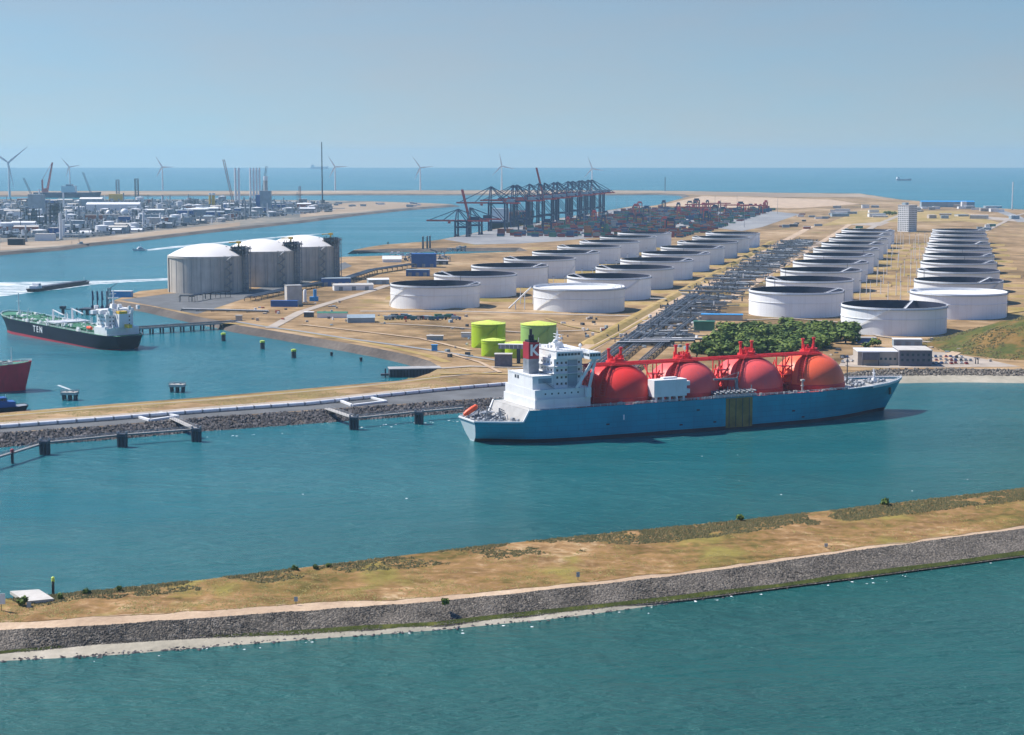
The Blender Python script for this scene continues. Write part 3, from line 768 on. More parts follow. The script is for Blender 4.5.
# pipe trunk and catwalk running over the domes
cw = MB()
for y, z, r_ in ((-4.2, 35.4, 0.42), (-5.6, 35.2, 0.34), (-7.0, 35.0, 0.3)):
    cw.cyl((61, y, z), (204, y, z), r_, n=10)
cw.box(132.5, -5.6, 34.3, 143, 4.2, 0.25)
cw.build('pipe_trunk', 'red_steel', lng)
cr = MB(); railing(cr, [(61, -7.9, 34.6), (204, -7.9, 34.6)], 1.2, 2.5, 0.13); railing(cr, [(61, -3.4, 34.6), (204, -3.4, 34.6)], 1.2, 2.5, 0.13)
cr.build('catwalk_railing', 'red_steel', lng)
for s in (62.7, 102.2, 141.7, 181.2):
    tw = MB()
    for dx in (-2.8, 2.8):
        for y in (-8.5, -2.5): tw.beam((s + dx, y, 16.4), (s + dx, y, 34.3), 0.45)
    for z in (20, 24.5, 29):
        for a, b in (((-2.8, -8.5), (2.8, -8.5)), ((2.8, -8.5), (2.8, -2.5)), ((-2.8, -2.5), (2.8, -2.5)), ((-2.8, -8.5), (-2.8, -2.5))):
            tw.beam((s + a[0], a[1], z), (s + b[0], b[1], z), 0.3)
        tw.beam((s - 2.8, -8.5, z - 4), (s + 2.8, -8.5, z), 0.22)
        tw.box(s, -5.5, z, 5, 5.5, 0.15)
    for k in range(7):
        rg = random.Random(int(s) * 9 + k); tw.cyl((s + rg.uniform(-2.4, 2.4), rg.uniform(-12, 10), 16.4), (s + rg.uniform(-2.4, 2.4), rg.uniform(-12, 10), rg.uniform(22, 34)), 0.35, n=8)
    tw.build('trunk_support', 'red_steel', lng)
# superstructure: lower tiers, engine casing, accommodation block, bridge
sp_ = MB()
sp_.box(43.2, 0, 16.5, 30.6, 37, 4.6); sp_.box(43.4, 0, 21.1, 30.2, 35, 4.6)
low = sp_.build('lower_house', 'white', lng)
def windows(parent, side, specs, w=0.9, h=0.9, d=0.12, m='glass', name='window'):
    """specs: (x, y, z) positions on a face whose normal is given by side ('s' = -y, 'a' = -x, 'f' = +x, 'p' = +y)"""
    mesh = None
    for (x, y, z) in specs:
        if mesh is None:
            mb = MB()
            if side in 'sp': mb.box(0, 0, -h / 2, w, d, h)
            else: mb.box(0, 0, -h / 2, d, w, h)
            o = mb.build(name, m, parent); mesh = o.data
        else:
            o = bpy.data.objects.new(name, mesh); col.objects.link(o); o.parent = parent
        o.location = (x, y, z)
windows(low, 's', [(34 + 3.6 * k, -17.53, 23.6) for k in range(6)], .8, .8)
sp_ = MB().box(34.2, 0, 25.7, 11.6, 29, 6.6); cas = sp_.build('engine_casing', 'white', lng)
MB().box(35.2, -14.58, 28.6, 7.2, 0.16, 2.4).build('louvre', 'grey_blue', cas)
windows(cas, 'a', [(28.36, 2.2 + k * 3.0, 30.4) for k in range(2)], 1.9, 1.6, m='steel_dark')
ds = MB(); 
for k in range(10): ds.box(34.2 + k * 0.62, -15.2, 29.6 - k * 0.42, 0.6, 1.2, 0.1)
ds.beam((34.0, -15.2, 30.7), (39.9, -15.2, 26.8), 0.12); ds.build('side_stair', 'steel_grey', cas)
rr2 = MB(); railing(rr2, [(27.7, -13.8, 32.3), (39.5, -13.8, 32.3)], 1.1, 2); railing(rr2, [(27.7, 13.8, 32.3), (27.7, -13.8, 32.3)], 1.1, 2)
railing(rr2, [(28.9, -17.4, 25.7), (58, -17.4, 25.7)], 1.1, 2, .1); railing(rr2, [(28.2, -18.4, 21.1), (58, -18.4, 21.1)], 1.1, 2, .1)
rr2.build('house_railing', 'white', lng)
fn = thing('x', 'x', 'x'); bpy.data.objects.remove(fn)
f1 = MB().box(34, -1, 32.3, 5.6, 6.6, 7.4); fun = f1.build('funnel', 'steel_grey', lng)
f2 = MB().box(34, -1, 39.7, 5.75, 6.75, 8.2); f2.build('funnel_band', 'red_boot', fun)
f3 = MB().box(34, -1, 47.9, 4.4, 5.2, 1.0)
for dx, dy in ((-1.2, -1), (1.0, 0.6), (0, -1.8)): f3.cyl((34 + dx, -1 + dy, 48.5), (34 + dx, -1 + dy, 51.5), 0.7, n=10)
f3.cyl((33.8, -1, 48.5), (33.8, -1, 54.3), 0.75, n=10)
f3.build('exhaust_pipe', 'black', fun)
text_mesh('K', 7.6, 'white', fun, (34.2, -4.46, 43.8), (R(90), 0, 0), 'funnel_letter', 0.08, 0.22)
hs = MB().box(48.2, 0, 25.7, 15.6, 28, 14.6); hs.box(48.4, -14.8, 32.8, 15.2, 1.8, 0.25); hs.box(48.4, -14.8, 36.5, 15.2, 1.8, 0.25); hs.box(39.6, 0, 32.8, 1.8, 28, 0.25); hs.box(39.6, 0, 36.5, 1.8, 28, 0.25)
house = hs.build('accommodation_block', 'white', lng)
for z in (27.8, 31.0, 34.6, 38.2):
    windows(house, 's', [(42.2 + 2.4 * k, -14.04, z) for k in range(6)], 1.0, 1.1)
    windows(house, 'a', [(40.36, -11 + 3.6 * k, z) for k in range(7)], 1.0, 1.1)
    windows(house, 'f', [(56.04, -11 + 2.75 * k, z) for k in range(9)], 1.0, 1.1)
MB().box(50.6, -14.2, 25.9, 5.2, 0.3, 13.6).build('recess_shade', 'grey_blue', house)  # raised panel; the recess's shade is put into its grey-blue colour
br = MB().box(50, 0, 40.3, 17.5, 30, 3.6); br.box(58.6, 0, 40.3, 6.2, 46, 3.4); br.box(49.5, 0, 43.9, 17, 27, 0.4)
bridge = br.build('bridge', 'white', lng)
windows(bridge, 'f', [(61.72, -21.6 + 1.8 * k, 42.4) for k in range(25)], 1.5, 1.3)
windows(bridge, 's', [(42.8 + 1.8 * k, -15.04, 42.4) for k in range(7)], 1.4, 1.2)
windows(bridge, 's', [(56.4 + 1.5 * k, -23.04, 42.4) for k in range(4)], 1.2, 1.3)
windows(bridge, 'a', [(55.48, -22.0 + 1.7 * k, 42.4) for k in range(4)], 1.3, 1.3)
wb = MB()
for sd in (-1, 1):
    wb.beam((58.5, sd * 21.8, 40.4), (50.5, sd * 18.6, 25.8), 1.3, 1.3); wb.beam((59.5, sd * 21.8, 40.4), (57.5, sd * 19, 25.8), 1.1, 1.1)
    wb.beam((58.5, sd * 15, 34.5), (58.0, sd * 21.5, 39.8), 0.8)
    wb.box(56.8, sd * 19.0, 21, 2.6, 2.2, 5)
wb.build('wing_brace', 'white', lng)
top = MB(); railing(top, [(41.3, -14.8, 43.9), (55, -14.8, 43.9), (55.6, -22.8, 43.7), (61.6, -22.8, 43.7)], 1.1, 1.5, 0.1); railing(top, [(41.3, 14.8, 43.9), (41.3, -14.8, 43.9)], 1.1, 1.5, 0.1)
top.build('bridge_railing', 'white', bridge)
ms = MB().box(49, 0, 44.3, 5, 6, 2.6, 0, 0.8)
for z in (47.5, 49.5, 51): ms.beam((49, -4, z), (49, 4, z), 0.3)
for dx in (-1, 1):
    for dy in (-1, 1): ms.beam((49 + dx, dy, 46.5), (49, dy * .3, 52.5), 0.35)
ms.box(49.6, 0, 48.6, 0.5, 4.4, 0.5); ms.box(49.6, 0.5, 50.6, 0.4, 3.4, 0.4); ms.cyl((49, 0, 52), (49, 0, 54.5), 0.15, n=6)
ms.lathe([(0.05, 47), (1.1, 47.4), (1.3, 48.2), (0.9, 49.1), (0.05, 49.5)], 12, (45, -6)); ms.lathe([(0.05, 45), (0.8, 45.3), (0.9, 46), (0.05, 46.9)], 12, (58, -8))
ms.cyl((45, -6, 44), (45, -6, 47.2), 0.4, n=8); ms.cyl((58, -8, 43.9), (58, -8, 45.2), 0.3, n=8); ms.cyl((54, 5, 44), (54, 5, 50), 0.12, n=6); ms.cyl((42, 7, 44), (42, 7, 49), 0.12, n=6)
for k in range(14):
    rg = random.Random(k); ms.box(41.5 + rg.uniform(0, 11), rg.uniform(-12, 12), 44.3, rg.uniform(.5, 2), rg.uniform(.5, 2), rg.uniform(.6, 2.2))
ms.build('radar_mast', 'white', lng)
# stern mooring gear, free-fall lifeboat
gear = MB(); rg = random.Random(12)
for k in range(46):
    x, y = rg.uniform(2, 22), rg.uniform(-14, 12)
    if rg.random() < 0.5: gear.cyl((x, y - 1.0, 11), (x, y + 1.0, 11), rg.uniform(0.5, 1.0), n=10)
    else: gear.box(x, y, 9.9, rg.uniform(0.8, 2.6), rg.uniform(0.8, 2.6), rg.uniform(0.9, 2.8))
for x, y in ((8, -5), (8, 5), (14, -8), (14, 8), (17, 0)):
    gear.cyl((x, y, 9.9), (x, y, 15.5), 0.35, n=8); gear.beam((x, y, 15.3), (x + 3.5, y + 1.5, 13.5), 0.4)
gear.box(11, 2, 13.4, 7, 5, 0.3); gear.box(11, 2, 9.9, 1.2, 1.2, 3.6)
gear.build('mooring_gear', 'steel_grey', lng, kind='stuff')
lp = MB(); lp.beam((1.0, 4.6, 10.5), (8.5, 4.6, 15), 0.4); lp.beam((1.0, 7.4, 10.5), (8.5, 7.4, 15), 0.4)
lp.build('lifeboat_ramp', 'white', lng)
lb = MB(); pr = [(0.1, -4.6), (0.9, -4.1), (1.35, -2.5), (1.45, 1), (1.2, 3.4), (0.1, 4.4)]
lb.lathe(pr, 14); lbo = lb.build('lifeboat', 'orange_boat', lng, smooth=True); lbo.location = (4.2, 6, 14.4); lbo.rotation_euler = (0, R(60), 0)
ft = MB()
for k in range(6): ft.box(-3.66, -4.0 + k * 1.6, 8.0, 0.06, 1.0, 0.8)
for k in range(3): ft.box(-3.0 + 0.0, -1.2 + k * 1.2, 6.4, 0.06, 0.8, 0.6)
ft.box(-2.3, 0, 5.0, 0.06, 0.8, 0.5)
# manifold on the starboard side, deckhouse, cargo gear
bx = MB().box(102.5, -18.3, 19.0, 19.0, 6.6, 8.6); bx.box(104, -17, 27.6, 8, 3, 0.8)
for k in range(5): bx.box(94.5 + 4 * k, -19.5, 16.4, 1.2, 3.4, 2.6)
bx.box(113.2, -18.3, 20, 2.6, 4.5, 2.2); bx.box(113.2, -18.3, 24, 2.6, 4.5, 2.2)
bx.build('compressor_house', 'white', lng)
ol = MB().add([(134.5, -23.12, 1.9), (150.5, -23.12, 1.9), (150.5, -23.12, 16.2), (134.5, -23.12, 16.2)], [(0, 1, 2, 3)])
ol = MB().box(142.5, -23.06, 1.0, 16.0, 0.24, 15.3); ol.build('hull_protection_panel', 'olive', lng)
for k in range(4): MB().box(136.4 + 4.05 * k, -23.24, 1.2, 0.35, 0.2, 14.8).build('panel_rib', 'steel_dark', lng)
mf = MB(); rg = random.Random(4)
mf.box(140.5, -19.5, 16.6, 26, 6.2, 0.5); mf.box(140.5, -21.8, 17.1, 26, 0.6, 1.0)
for k in range(16):
    x = 129 + k * 1.6; mf.cyl((x, -22.6, 18.8 + 0.6 * (k % 2)), (x, -15.5, 18.8 + 0.6 * (k % 2)), 0.42, n=8); mf.cyl((x, -18, 17), (x, -18, 19.5 + rg.uniform(0, 2.4)), 0.3, n=8)
for k in range(14): mf.box(rg.uniform(129, 152), rg.uniform(-21.5, -16.5), 17.1, rg.uniform(.6, 2), rg.uniform(.6, 2), rg.uniform(.8, 2.6))
mf.build('cargo_manifold', 'steel_grey', lng, kind='stuff')
cn = MB(); cn.cyl((146, -14.5, 16.4), (146, -14.5, 25), 0.9, n=10); cn.beam((146, -14.5, 25), (131, -16.5, 25.6), 0.7, 0.9); cn.beam((146, -14.5, 24.5), (147.5, -14.5, 28.5), 0.5); cn.beam((147.5, -14.5, 28.5), (136, -15.9, 25.8), 0.15)
cn.build('deck_crane', 'steel_grey', lng)
pm = MB(); pm.cyl((184, -19, 16.4), (184, -19, 23), 0.5, n=8); pm.box(184, -19, 22.2, 1.8, 1.8, 0.9); pm.box(184, -19, 19.5, 1.4, 1.4, 0.5); pm.build('deck_post', 'deck_pale', lng)
wd = MB()
for k in range(60):
    rg = random.Random(k + 50); x = rg.uniform(62, 215); y = -rg.uniform(19.6, 22)
    wd.box(x, y, 16.4, rg.uniform(.5, 2.2), rg.uniform(.4, 1.0), rg.uniform(.4, 1.5))
wd.build('deck_fitting', 'deck_pale', lng, kind='stuff')
# foredeck: mast, windlasses, bitts
fm = MB(); fm.cyl((226, 0, 15.7), (226, 0, 31), 0.45, 0.2, n=8); fm.box(226, 0, 26, 0.4, 3.0, 0.3); fm.build('foremast', 'steel_dark', lng)
fg = MB(); rg = random.Random(31)
for k in range(44):
    x = rg.uniform(222, 252); hw = max(1.2, 17 * (257 - x) / 34); y = rg.uniform(-hw, hw)
    if rg.random() < 0.45: fg.cyl((x, y - .9, 17), (x, y + .9, 17), rg.uniform(.4, 1.0), n=10)
    else: fg.box(x, y, 15.9, rg.uniform(.6, 2.4), rg.uniform(.6, 2.2), rg.uniform(.6, 1.6))
fg.build('windlass', 'steel_grey', lng, kind='stuff')
wm = MB(); wm.box(244, 0, 16.2, 2.6, 2.2, 2.2, 0, .8); wm.cyl((244, 0, 18), (243.6, 0, 23.5), 0.7, 0.4, n=8); wm.box(243.8, 0, 21, .8, 2.2, .5); wm.build('bow_mast', 'white', lng)
bk = MB()
for sd in (-1, 1):
    for a, b in zip(ST[11:], ST[12:]): bk.add([(a[0], sd * a[2], a[4]), (b[0], sd * b[2], b[4]), (b[0] - .2, sd * max(0, b[2] - .3), b[4] - 1.2), (a[0] - .2, sd * (a[2] - .3), a[4] - 1.2)], [(0, 1, 2, 3)])
bk.build('bulwark_lining', 'white', lng)
an = MB().box(248.8, -8.2, 10.2, 2.0, 0.8, 3.6, R(38)); an.box(248.8, -8.3, 10.2, 3.4, .8, .9, R(38)); an.build('anchor', 'black', lng)
dm = MB()
for k in range(5): dm.box(60 + 38 * k + (k % 2) * 5, -23.04, 6 + (k % 3) * 3, 1.4, 0.1, 0.8)
for k in range(3): dm.box(245 - 3 * k, -20, -3, .1, .1, .1)
dm = MB()
for x, z in ((66, 7), (108, 4), (118, 11), (128, 4.2), (176, 7), (182, 3.4)): dm.box(x, -23.05, z, 1.8, 0.14, 0.7)
dm.build('hull_mark', 'black', lng)
MB().box(75, -23.05, 9, 0.8, 0.14, 2.6).build('draught_mark', 'white', lng)

# ---------------------------------------------------------------- oil tanker (bow to the left)
def bigship(name, label, L, B, zd, hullm, deckm, loc, rz, boot=None, zb=1.6, stern_tr=None):
    t = thing(name, label, 'ship', loc, rz)
    b = B / 2
    st = [(0, 4, b * .62, b * .25, zd, .5), (6, 8, b * .8, b * .6, zd, .5), (16, 16, b * .95, b * .88, zd, .6), (30, 30, b, b, zd, 1), (L * .5, L * .5, b, b, zd, 1), (L * .80, L * .80, b, b * .97, zd, 1.2),
          (L * .88, L * .87, b * .93, b * .78, zd + .5, 1.3), (L * .94, L * .925, b * .72, b * .45, zd + 1.2, 1.3), (L * .98, L * .955, b * .38, b * .18, zd + 1.8, 1.2), (L, L * .97, .2, .1, zd + 2.2, 1)]
    hull(t, st, hullm, boot, zb, transom=stern_tr)
    deck(t, st, deckm, -0.4)
    r_ = MB()
    for sd in (-1, 1): railing(r_, [(s[0], sd * max(0, s[2] - .3), s[4]) for s in st], 1.1, 5, .13)
    r_.build('railing', 'white', t, kind='stuff')
    return t, st
P1, P2 = gp(130, 350, 0), gp(7, 328.5, 0)
dv = (P2 - P1); L_ = dv.length - 3
tank, tst = bigship('oil_tanker', 'black hulled oil tanker with green deck and white stern house at the jetty', L_, 34, 10.5, 'navy_hull', 'deck_green', (P1.x, P1.y, 0), math.atan2(dv.y, dv.x), 'red_boot', 0.5)
tank.rotation_euler = (0, -R(0.55), math.atan2(dv.y, dv.x))
# starboard side (y>0) faces the camera because the bow points away to the left
h_ = MB().box(20, 0, 10.1, 20, 26, 5.6); h_.box(22, 0, 15.7, 14, 22, 9.5); ho = h_.build('accommodation_block', 'white', tank)
h_ = MB().box(24, 0, 25.2, 9, 24, 3.2); h_.box(26, 0, 25.2, 4, 33, 2.8); bo = h_.build('bridge', 'white', tank)
windows(bo, 'f', [(28.55, -15 + 2 * k, 27) for k in range(16)], 1.6, 1.2); windows(bo, 'p', [(21 + 2 * k, 12.05, 27) for k in range(3)], 1.5, 1.2)
for z in (17.4, 20.2, 23): windows(ho, 'p', [(17 + 2.4 * k, 11.05, z) for k in range(5)], 1, 1); windows(ho, 'a', [(14.96, -8 + 2.6 * k, z) for k in range(7)], 1, 1)
h_ = MB().box(11.5, 0, 15.7, 6, 8, 10, 0, .8); fo = h_.build('funnel', 'white', tank); MB().box(11.5, 0, 25.7, 5.0, 6.6, 1.8).build('funnel_band', 'yellow', fo)
h_ = MB().cyl((24, 0, 28), (24, 0, 42), .9, .5, n=8); h_.box(24, 0, 36, 1.2, 8, .6); h_.box(24.4, 0, 39, .6, 5, .5); h_.box(24, 0, 28, 4, 5, 4, 0, .7); h_.build('radar_mast', 'white', tank)
h_ = MB().box(7, -2, 15.7, 9, 3.2, 2.4); h_.build('deck_locker', 'yellow', tank)
h_ = MB().lathe([(.1, -3.6), (1.2, -3), (1.6, 0), (1.2, 3), (.1, 3.6)], 12); lo = h_.build('lifeboat', 'orange_boat', tank, smooth=True); lo.location = (35, 14, 14); lo.rotation_euler = (0, R(90), 0)
pd = MB(); rg = random.Random(8)
for k in range(9): pd.cyl((38, -7 + 1.8 * k, 11.4 + .5 * (k % 2)), (L_ * .86, -7 + 1.8 * k, 11.4 + .5 * (k % 2)), .42, n=6)
for k in range(22): pd.beam((38 + k * 7, -15, 11.0), (38 + k * 7, 15, 11.0), .5, .9)
for k in range(90): pd.box(rg.uniform(38, L_ * .9), rg.uniform(-13, 13), 10.1, rg.uniform(.8, 3), rg.uniform(.8, 3), rg.uniform(.7, 2.4))
pd.build('deck_piping', 'deck_green', tank, kind='stuff')
pw = MB()
for k in range(120): pw.box(rg.uniform(40, L_ * .88), rg.uniform(-14.5, 15.5), 10.1, rg.uniform(.8, 4.5), rg.uniform(.8, 2), rg.uniform(.9, 3.0))
for k in range(26): x_, y_ = rg.uniform(40, L_ * .88), rg.uniform(-14, 14); pw.cyl((x_, y_, 10), (x_, y_, rg.uniform(13, 18)), .3, n=6)
for k in range(30): pw.box(rg.uniform(8, 32), rg.uniform(-13, 13), rg.choice([15.7, 25.2, 28.4]), rg.uniform(.8, 3), rg.uniform(.8, 3), rg.uniform(.8, 3.4))
pw.box(L_ * .48, 0, 12, 14, 27, .5)
for k in range(9): pw.cyl((L_ * .44 + k * 2, -14.5, 13), (L_ * .44 + k * 2, 14.5, 13), .5, n=8)
for y in (-8, 8): pw.cyl((L_ * .52, y, 10), (L_ * .52, y, 22), .8, n=8); pw.beam((L_ * .52, y, 21.5), (L_ * .52 - 18, y, 19), .7)
pw.build('cargo_manifold', 'white', tank, kind='stuff')
fm = MB().cyl((L_ * .9, 0, 10), (L_ * .9, 0, 29), .7, .4, n=8); fm.box(L_ * .9, 0, 22, .8, 3.4, .5); fm.box(L_ * .9, 0, 10.5, 3, 3, 2.4); fm.build('foremast', 'white', tank)
text_mesh('T E N', 6.6, 'white', tank, (L_ * .56, 17.06, 6.2), (R(90), 0, R(180)), 'hull_lettering', .06, .16)
text_mesh('T  E  N', 1, 'white', tank, (0, 0, -1.2), (0, 0, 0), 'x', .01)
bpy.data.objects.remove(bpy.data.objects['x'])

# ---------------------------------------------------------------- dark red ship cut by the picture's edge
q = gp(22, 392, 0)
redship, rst = bigship('red_cargo_ship', 'dark red cargo ship with high bulwark moored at the basin end', 150, 26, 15.5, 'maroon', 'deck_green', (q.x - 146, q.y + 4, 0), R(2), None, 1.5)
rg = random.Random(77); g_ = MB()
for k in range(60): g_.box(rg.uniform(112, 142), rg.uniform(-6, 6), 15, rg.uniform(.6, 2.6), rg.uniform(.6, 2), rg.uniform(.7, 2.6))
g_.build('windlass', 'deck_pale', redship, kind='stuff')
g_ = MB().box(22, 0, 15, 18, 22, 15); g_.box(24, 0, 30, 12, 26, 4); g_.build('accommodation_block', 'white', redship)
g_ = MB()
for k in range(6): g_.box(44 + k * 12, 0, 15.1, 10.5, 18, 1.6)
g_.build('hatch_cover', 'rust_red', redship)
g_ = MB().cyl((138, 0, 16), (138, 0, 26), .4, .2, n=8); g_.build('foremast', 'white', redship)

# ---------------------------------------------------------------- inland barge and small craft
def barge(name, label, p, rz, L, B, hullm, topm, housem, loaded=True, cat='barge'):
    t = thing(name, label, cat, p, rz); b = B / 2
    st = [(0, 2, b * .8, b * .7, 3.4, 1), (6, 6, b, b, 3.0, 1), (L * .9, L * .9, b, b, 2.8, 1), (L * .97, L * .96, b * .7, b * .6, 3.4, 1), (L, L * .985, b * .15, b * .1, 3.8, 1)]
    hull(t, st, hullm, None, transom=hullm); deck(t, st, topm, -.3)
    h = MB().box(12, 0, 2.7, 10, B * .75, 3); h.box(14, 0, 5.7, 5, B * .6, 2.4); o = h.build('wheelhouse', housem, t)
    windows(o, 'p', [(12.6 + 1.5 * k, B * .3 + .04, 7) for k in range(3)], 1.1, 1.1); windows(o, 's', [(12.6 + 1.5 * k, -B * .3 - .04, 7) for k in range(3)], 1.1, 1.1)
    h = MB(); 
    n = max(2, int((L * .9 - 24) / 14))
    for k in range(n): h.box(24 + (k + .5) * (L * .9 - 24) / n, 0, 2.6, (L * .9 - 24) / n - 1, B * .8, 1.6)
    h.build('hold_cover', topm, t)
    h = MB().cyl((L * .93, 0, 3), (L * .93, 0, 8), .2, n=6); h.cyl((12, B * .25, 5), (12, B * .25, 10), .15, n=6); h.build('mast', 'white', t)
    return t
a, b = gp(30, 292, 0), gp(88, 283.5, 0)
barge('inland_barge', 'long dark inland barge with small wheelhouse under way across the basin', (a.x, a.y, 0), math.atan2((b - a).y, (b - a).x), (b - a).length, 12, 'black', 'steel_dark', 'white')
a, b = gp(27, 410, 0), gp(-30, 414, 0)
barge('moored_barge', 'blue grey barge moored tight behind the causeway', (a.x, a.y, 0), math.atan2((b - a).y, (b - a).x), 60, 11, 'navy_hull', 'steel_grey', 'blue_shed')
a = gp(146, 250.5, 0)
mv = thing('motor_boat', 'small white motor boat speeding with a white wake', 'boat', (a.x, a.y, 0), math.atan2(-30, -150) + R(18))
stb = [(0, .4, 3, 2.6, 2.2, 1), (6, 6, 3.6, 3.2, 2.2, 1), (15, 14.5, 3.0, 2.2, 2.8, 1), (20, 18.4, 1.2, .5, 3.3, 1), (22, 19.6, .1, .05, 3.5, 1)]
hull(mv, stb, 'white'); deck(mv, stb, 'deck_pale', -.3)
h = MB().box(9, 0, 1.9, 9, 5, 2.6, 0, .85); h.box(9, 0, 4.4, 5, 4, 1.6, 0, .8); o = h.build('cabin', 'white', mv)
windows(o, 's', [(6 + 2 * k, -2.42, 3.4) for k in range(4)], 1.5, .9); windows(o, 'p', [(6 + 2 * k, 2.42, 3.4) for k in range(4)], 1.5, .9)
MB().cyl((8, 0, 6), (8, 0, 10), .12, n=6).build('mast', 'white', mv)
a = gp(68, 246.6, 0)
tg = thing('tug', 'dark workboat with mast lying off the industrial quay', 'boat', (a.x, a.y, 0), R(10))
stb = [(0, 1, 4, 3, 2.4, 1), (14, 14, 5, 4.6, 2.2, 1), (26, 25, 4, 3, 3, 1), (33, 30, .2, .1, 4, 1)]
hull(tg, stb, 'navy_hull'); deck(tg, stb, 'steel_grey', -.3)
h = MB().box(19, 0, 2, 9, 6, 3); h.box(20, 0, 5, 5, 5, 2.6); h.build('wheelhouse', 'grey_blue', tg); h = MB().cyl((17, 0, 7), (17, 0, 16), .3, n=6); h.cyl((6, 0, 2), (6, 0, 9), .3, n=6); h.build('mast', 'steel_dark', tg)
a = gp(896, 180.5, 0)
fs = thing('coastal_ship', 'tiny white coaster ship far out at sea beyond the dunes', 'ship', (a.x, a.y, 0), R(8))
stb = [(0, 2, 8, 6, 9, 1), (50, 50, 9, 9, 8, 1), (85, 83, 6, 4, 10, 1), (95, 90, .2, .1, 11, 1)]
hull(fs, stb, 'grey_blue'); deck(fs, stb, 'white', -.3); MB().box(12, 0, 8.5, 14, 15, 12).build('accommodation_block', 'white', fs)
a = gp(316, 168.7, 0)
fs = thing('far_ship', 'faint pale ship hull on the sea horizon beside the tall mast', 'ship', (a.x - 60, a.y, 0), 0)
stb = [(0, 2, 14, 10, 22, 1), (150, 150, 15, 15, 22, 1), (200, 190, .2, .1, 26, 1)]
hull(fs, stb, 'white'); deck(fs, stb, 'white', -.3); MB().box(25, 0, 21.5, 30, 28, 22).build('accommodation_block', 'white', fs)

# wakes: sheets of broken foam on the water
def mat_foam():
    m, nt, n, l, b = new_mat('wake_foam')
    b.inputs['Base Color'].default_value = (.8, .84, .86, 1); b.inputs['Roughness'].default_value = .8
    ns = noise(n, l, coords(n, l, (.25, 1, 1), rot=(0, 0, R(-10))), .12, 7, .7)
    r = ramp(n, [(.40, (0, 0, 0)), (.60, (.85, .85, .85))]); l.new(ns.outputs[0], r.inputs[0]); l.new(r.outputs[0], b.inputs['Alpha'])
mat_foam()
def wake(px, name='wake'):
    mb = MB(); pts = [gp(x, y, 0.06) for x, y in px]; mb.v = [tuple(p) for p in pts]
    for t in tessellate_polygon([pts]): mb.f.append(t)
    return mb.build(name, 'wake_foam', kind='structure')
wake([(-60, 283), (0, 282.5), (40, 281.5), (90, 281), (130, 279.5), (170, 277.8), (175, 280), (130, 282), (95, 284.5), (70, 288), (36, 292), (0, 296.5), (-60, 302)])
wake([(147, 249.5), (170, 246.5), (205, 243.5), (290, 235.5), (340, 232.5), (290, 236.6), (205, 245), (170, 248.5), (148, 250.8)])
fk = MB(); rf_ = random.Random(90)
def fleck(x, y, s):
    q = gp(x, y, .07); n_ = 7; a0 = rf_.uniform(0, 6)
    fk.add([(q.x + s * rf_.uniform(.6, 1.4) * math.cos(a0 + 6.283 * i / n_), q.y + s * rf_.uniform(.5, 1.1) * math.sin(a0 + 6.283 * i / n_), .07) for i in range(n_)], [tuple(range(n_))])
for _ in range(26): x = rf_.uniform(560, 1010); fleck(x, interp(WL, x) + rf_.uniform(1, 12) * rf_.random(), rf_.uniform(.15, .5))
for _ in range(14): x = rf_.uniform(0, 560); fleck(x, interp(WL, x) + rf_.uniform(.5, 6), rf_.uniform(.15, .5))
for _ in range(26): x = rf_.uniform(200, 470); fleck(x, interp([(200, 437), (310, 429), (480, 417)], x) + rf_.uniform(.5, 3.5), rf_.uniform(.3, .7))
for _ in range(16): fleck(rf_.uniform(0, 1000), rf_.uniform(430, 500), rf_.uniform(.15, .5))
fk.build('foam_flecks', 'foam', kind='stuff', label='white foam flecks and floating birds near the shores', category='foam')
wake([(57, 385.5), (59, 384.8), (71, 389.2), (70, 390.2)])  # no wake: a foam sheet standing in for the gangway to the dolphin
# ================================================================ STORAGE TANKS
OR_, OH = 40.3, 21.0
def make_oil_tank(label, loc, roofm, roof_z, rz):
    t = thing('oil_tank', label, 'storage tank', loc, rz, 'white crude oil tanks of the tank farm')
    return t
om = {}
def shared(key, fn):
    if key not in om: om[key] = fn()
    return om[key]
def link(mesh_obj_fn, name, m, parent, key, loc=(0, 0, 0), rot=(0, 0, 0), smooth=False):
    """one mesh per key, a fresh object each time"""
    if key not in om:
        o = mesh_obj_fn().build(name, m, parent, smooth); om[key] = o.data
    else:
        o = bpy.data.objects.new(name, om[key]); col.objects.link(o); o.parent = parent
    o.location = loc; o.rotation_euler = rot
    return o
def wall_f():  return MB().lathe([(OR_, -0.5), (OR_, OH), (OR_ - .35, OH)], 72)
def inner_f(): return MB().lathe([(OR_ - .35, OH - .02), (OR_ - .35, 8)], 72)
def girder_f():
    mb = MB().lathe([(OR_, OH - 1.7), (OR_ + .95, OH - 1.6), (OR_ + .95, OH - 1.45), (OR_, OH - 1.45)], 72)
    return mb
def grail_f():
    mb = MB(); n = 72
    for i in range(n):
        a, b = 2 * math.pi * i / n, 2 * math.pi * (i + 1) / n; r_ = OR_ + 1.4
        p, q = Vector((r_ * math.cos(a), r_ * math.sin(a), OH - 1.1)), Vector((r_ * math.cos(b), r_ * math.sin(b), OH - 1.1))
        mb.beam(p, p + Vector((0, 0, 1.1)), .1); mb.beam(p + Vector((0, 0, 1.1)), q + Vector((0, 0, 1.1)), .1)
    return mb
def ring_f(): return MB().lathe([(OR_, 11.9), (OR_ + .35, 12.0), (OR_ + .35, 12.25), (OR_, 12.3)], 72)
def roof_f(): return MB().lathe([(OR_ - .5, 0), (OR_ - .5, .5), (OR_ - 3, .5), (OR_ - 3, .2), (0.05, .35)], 48)
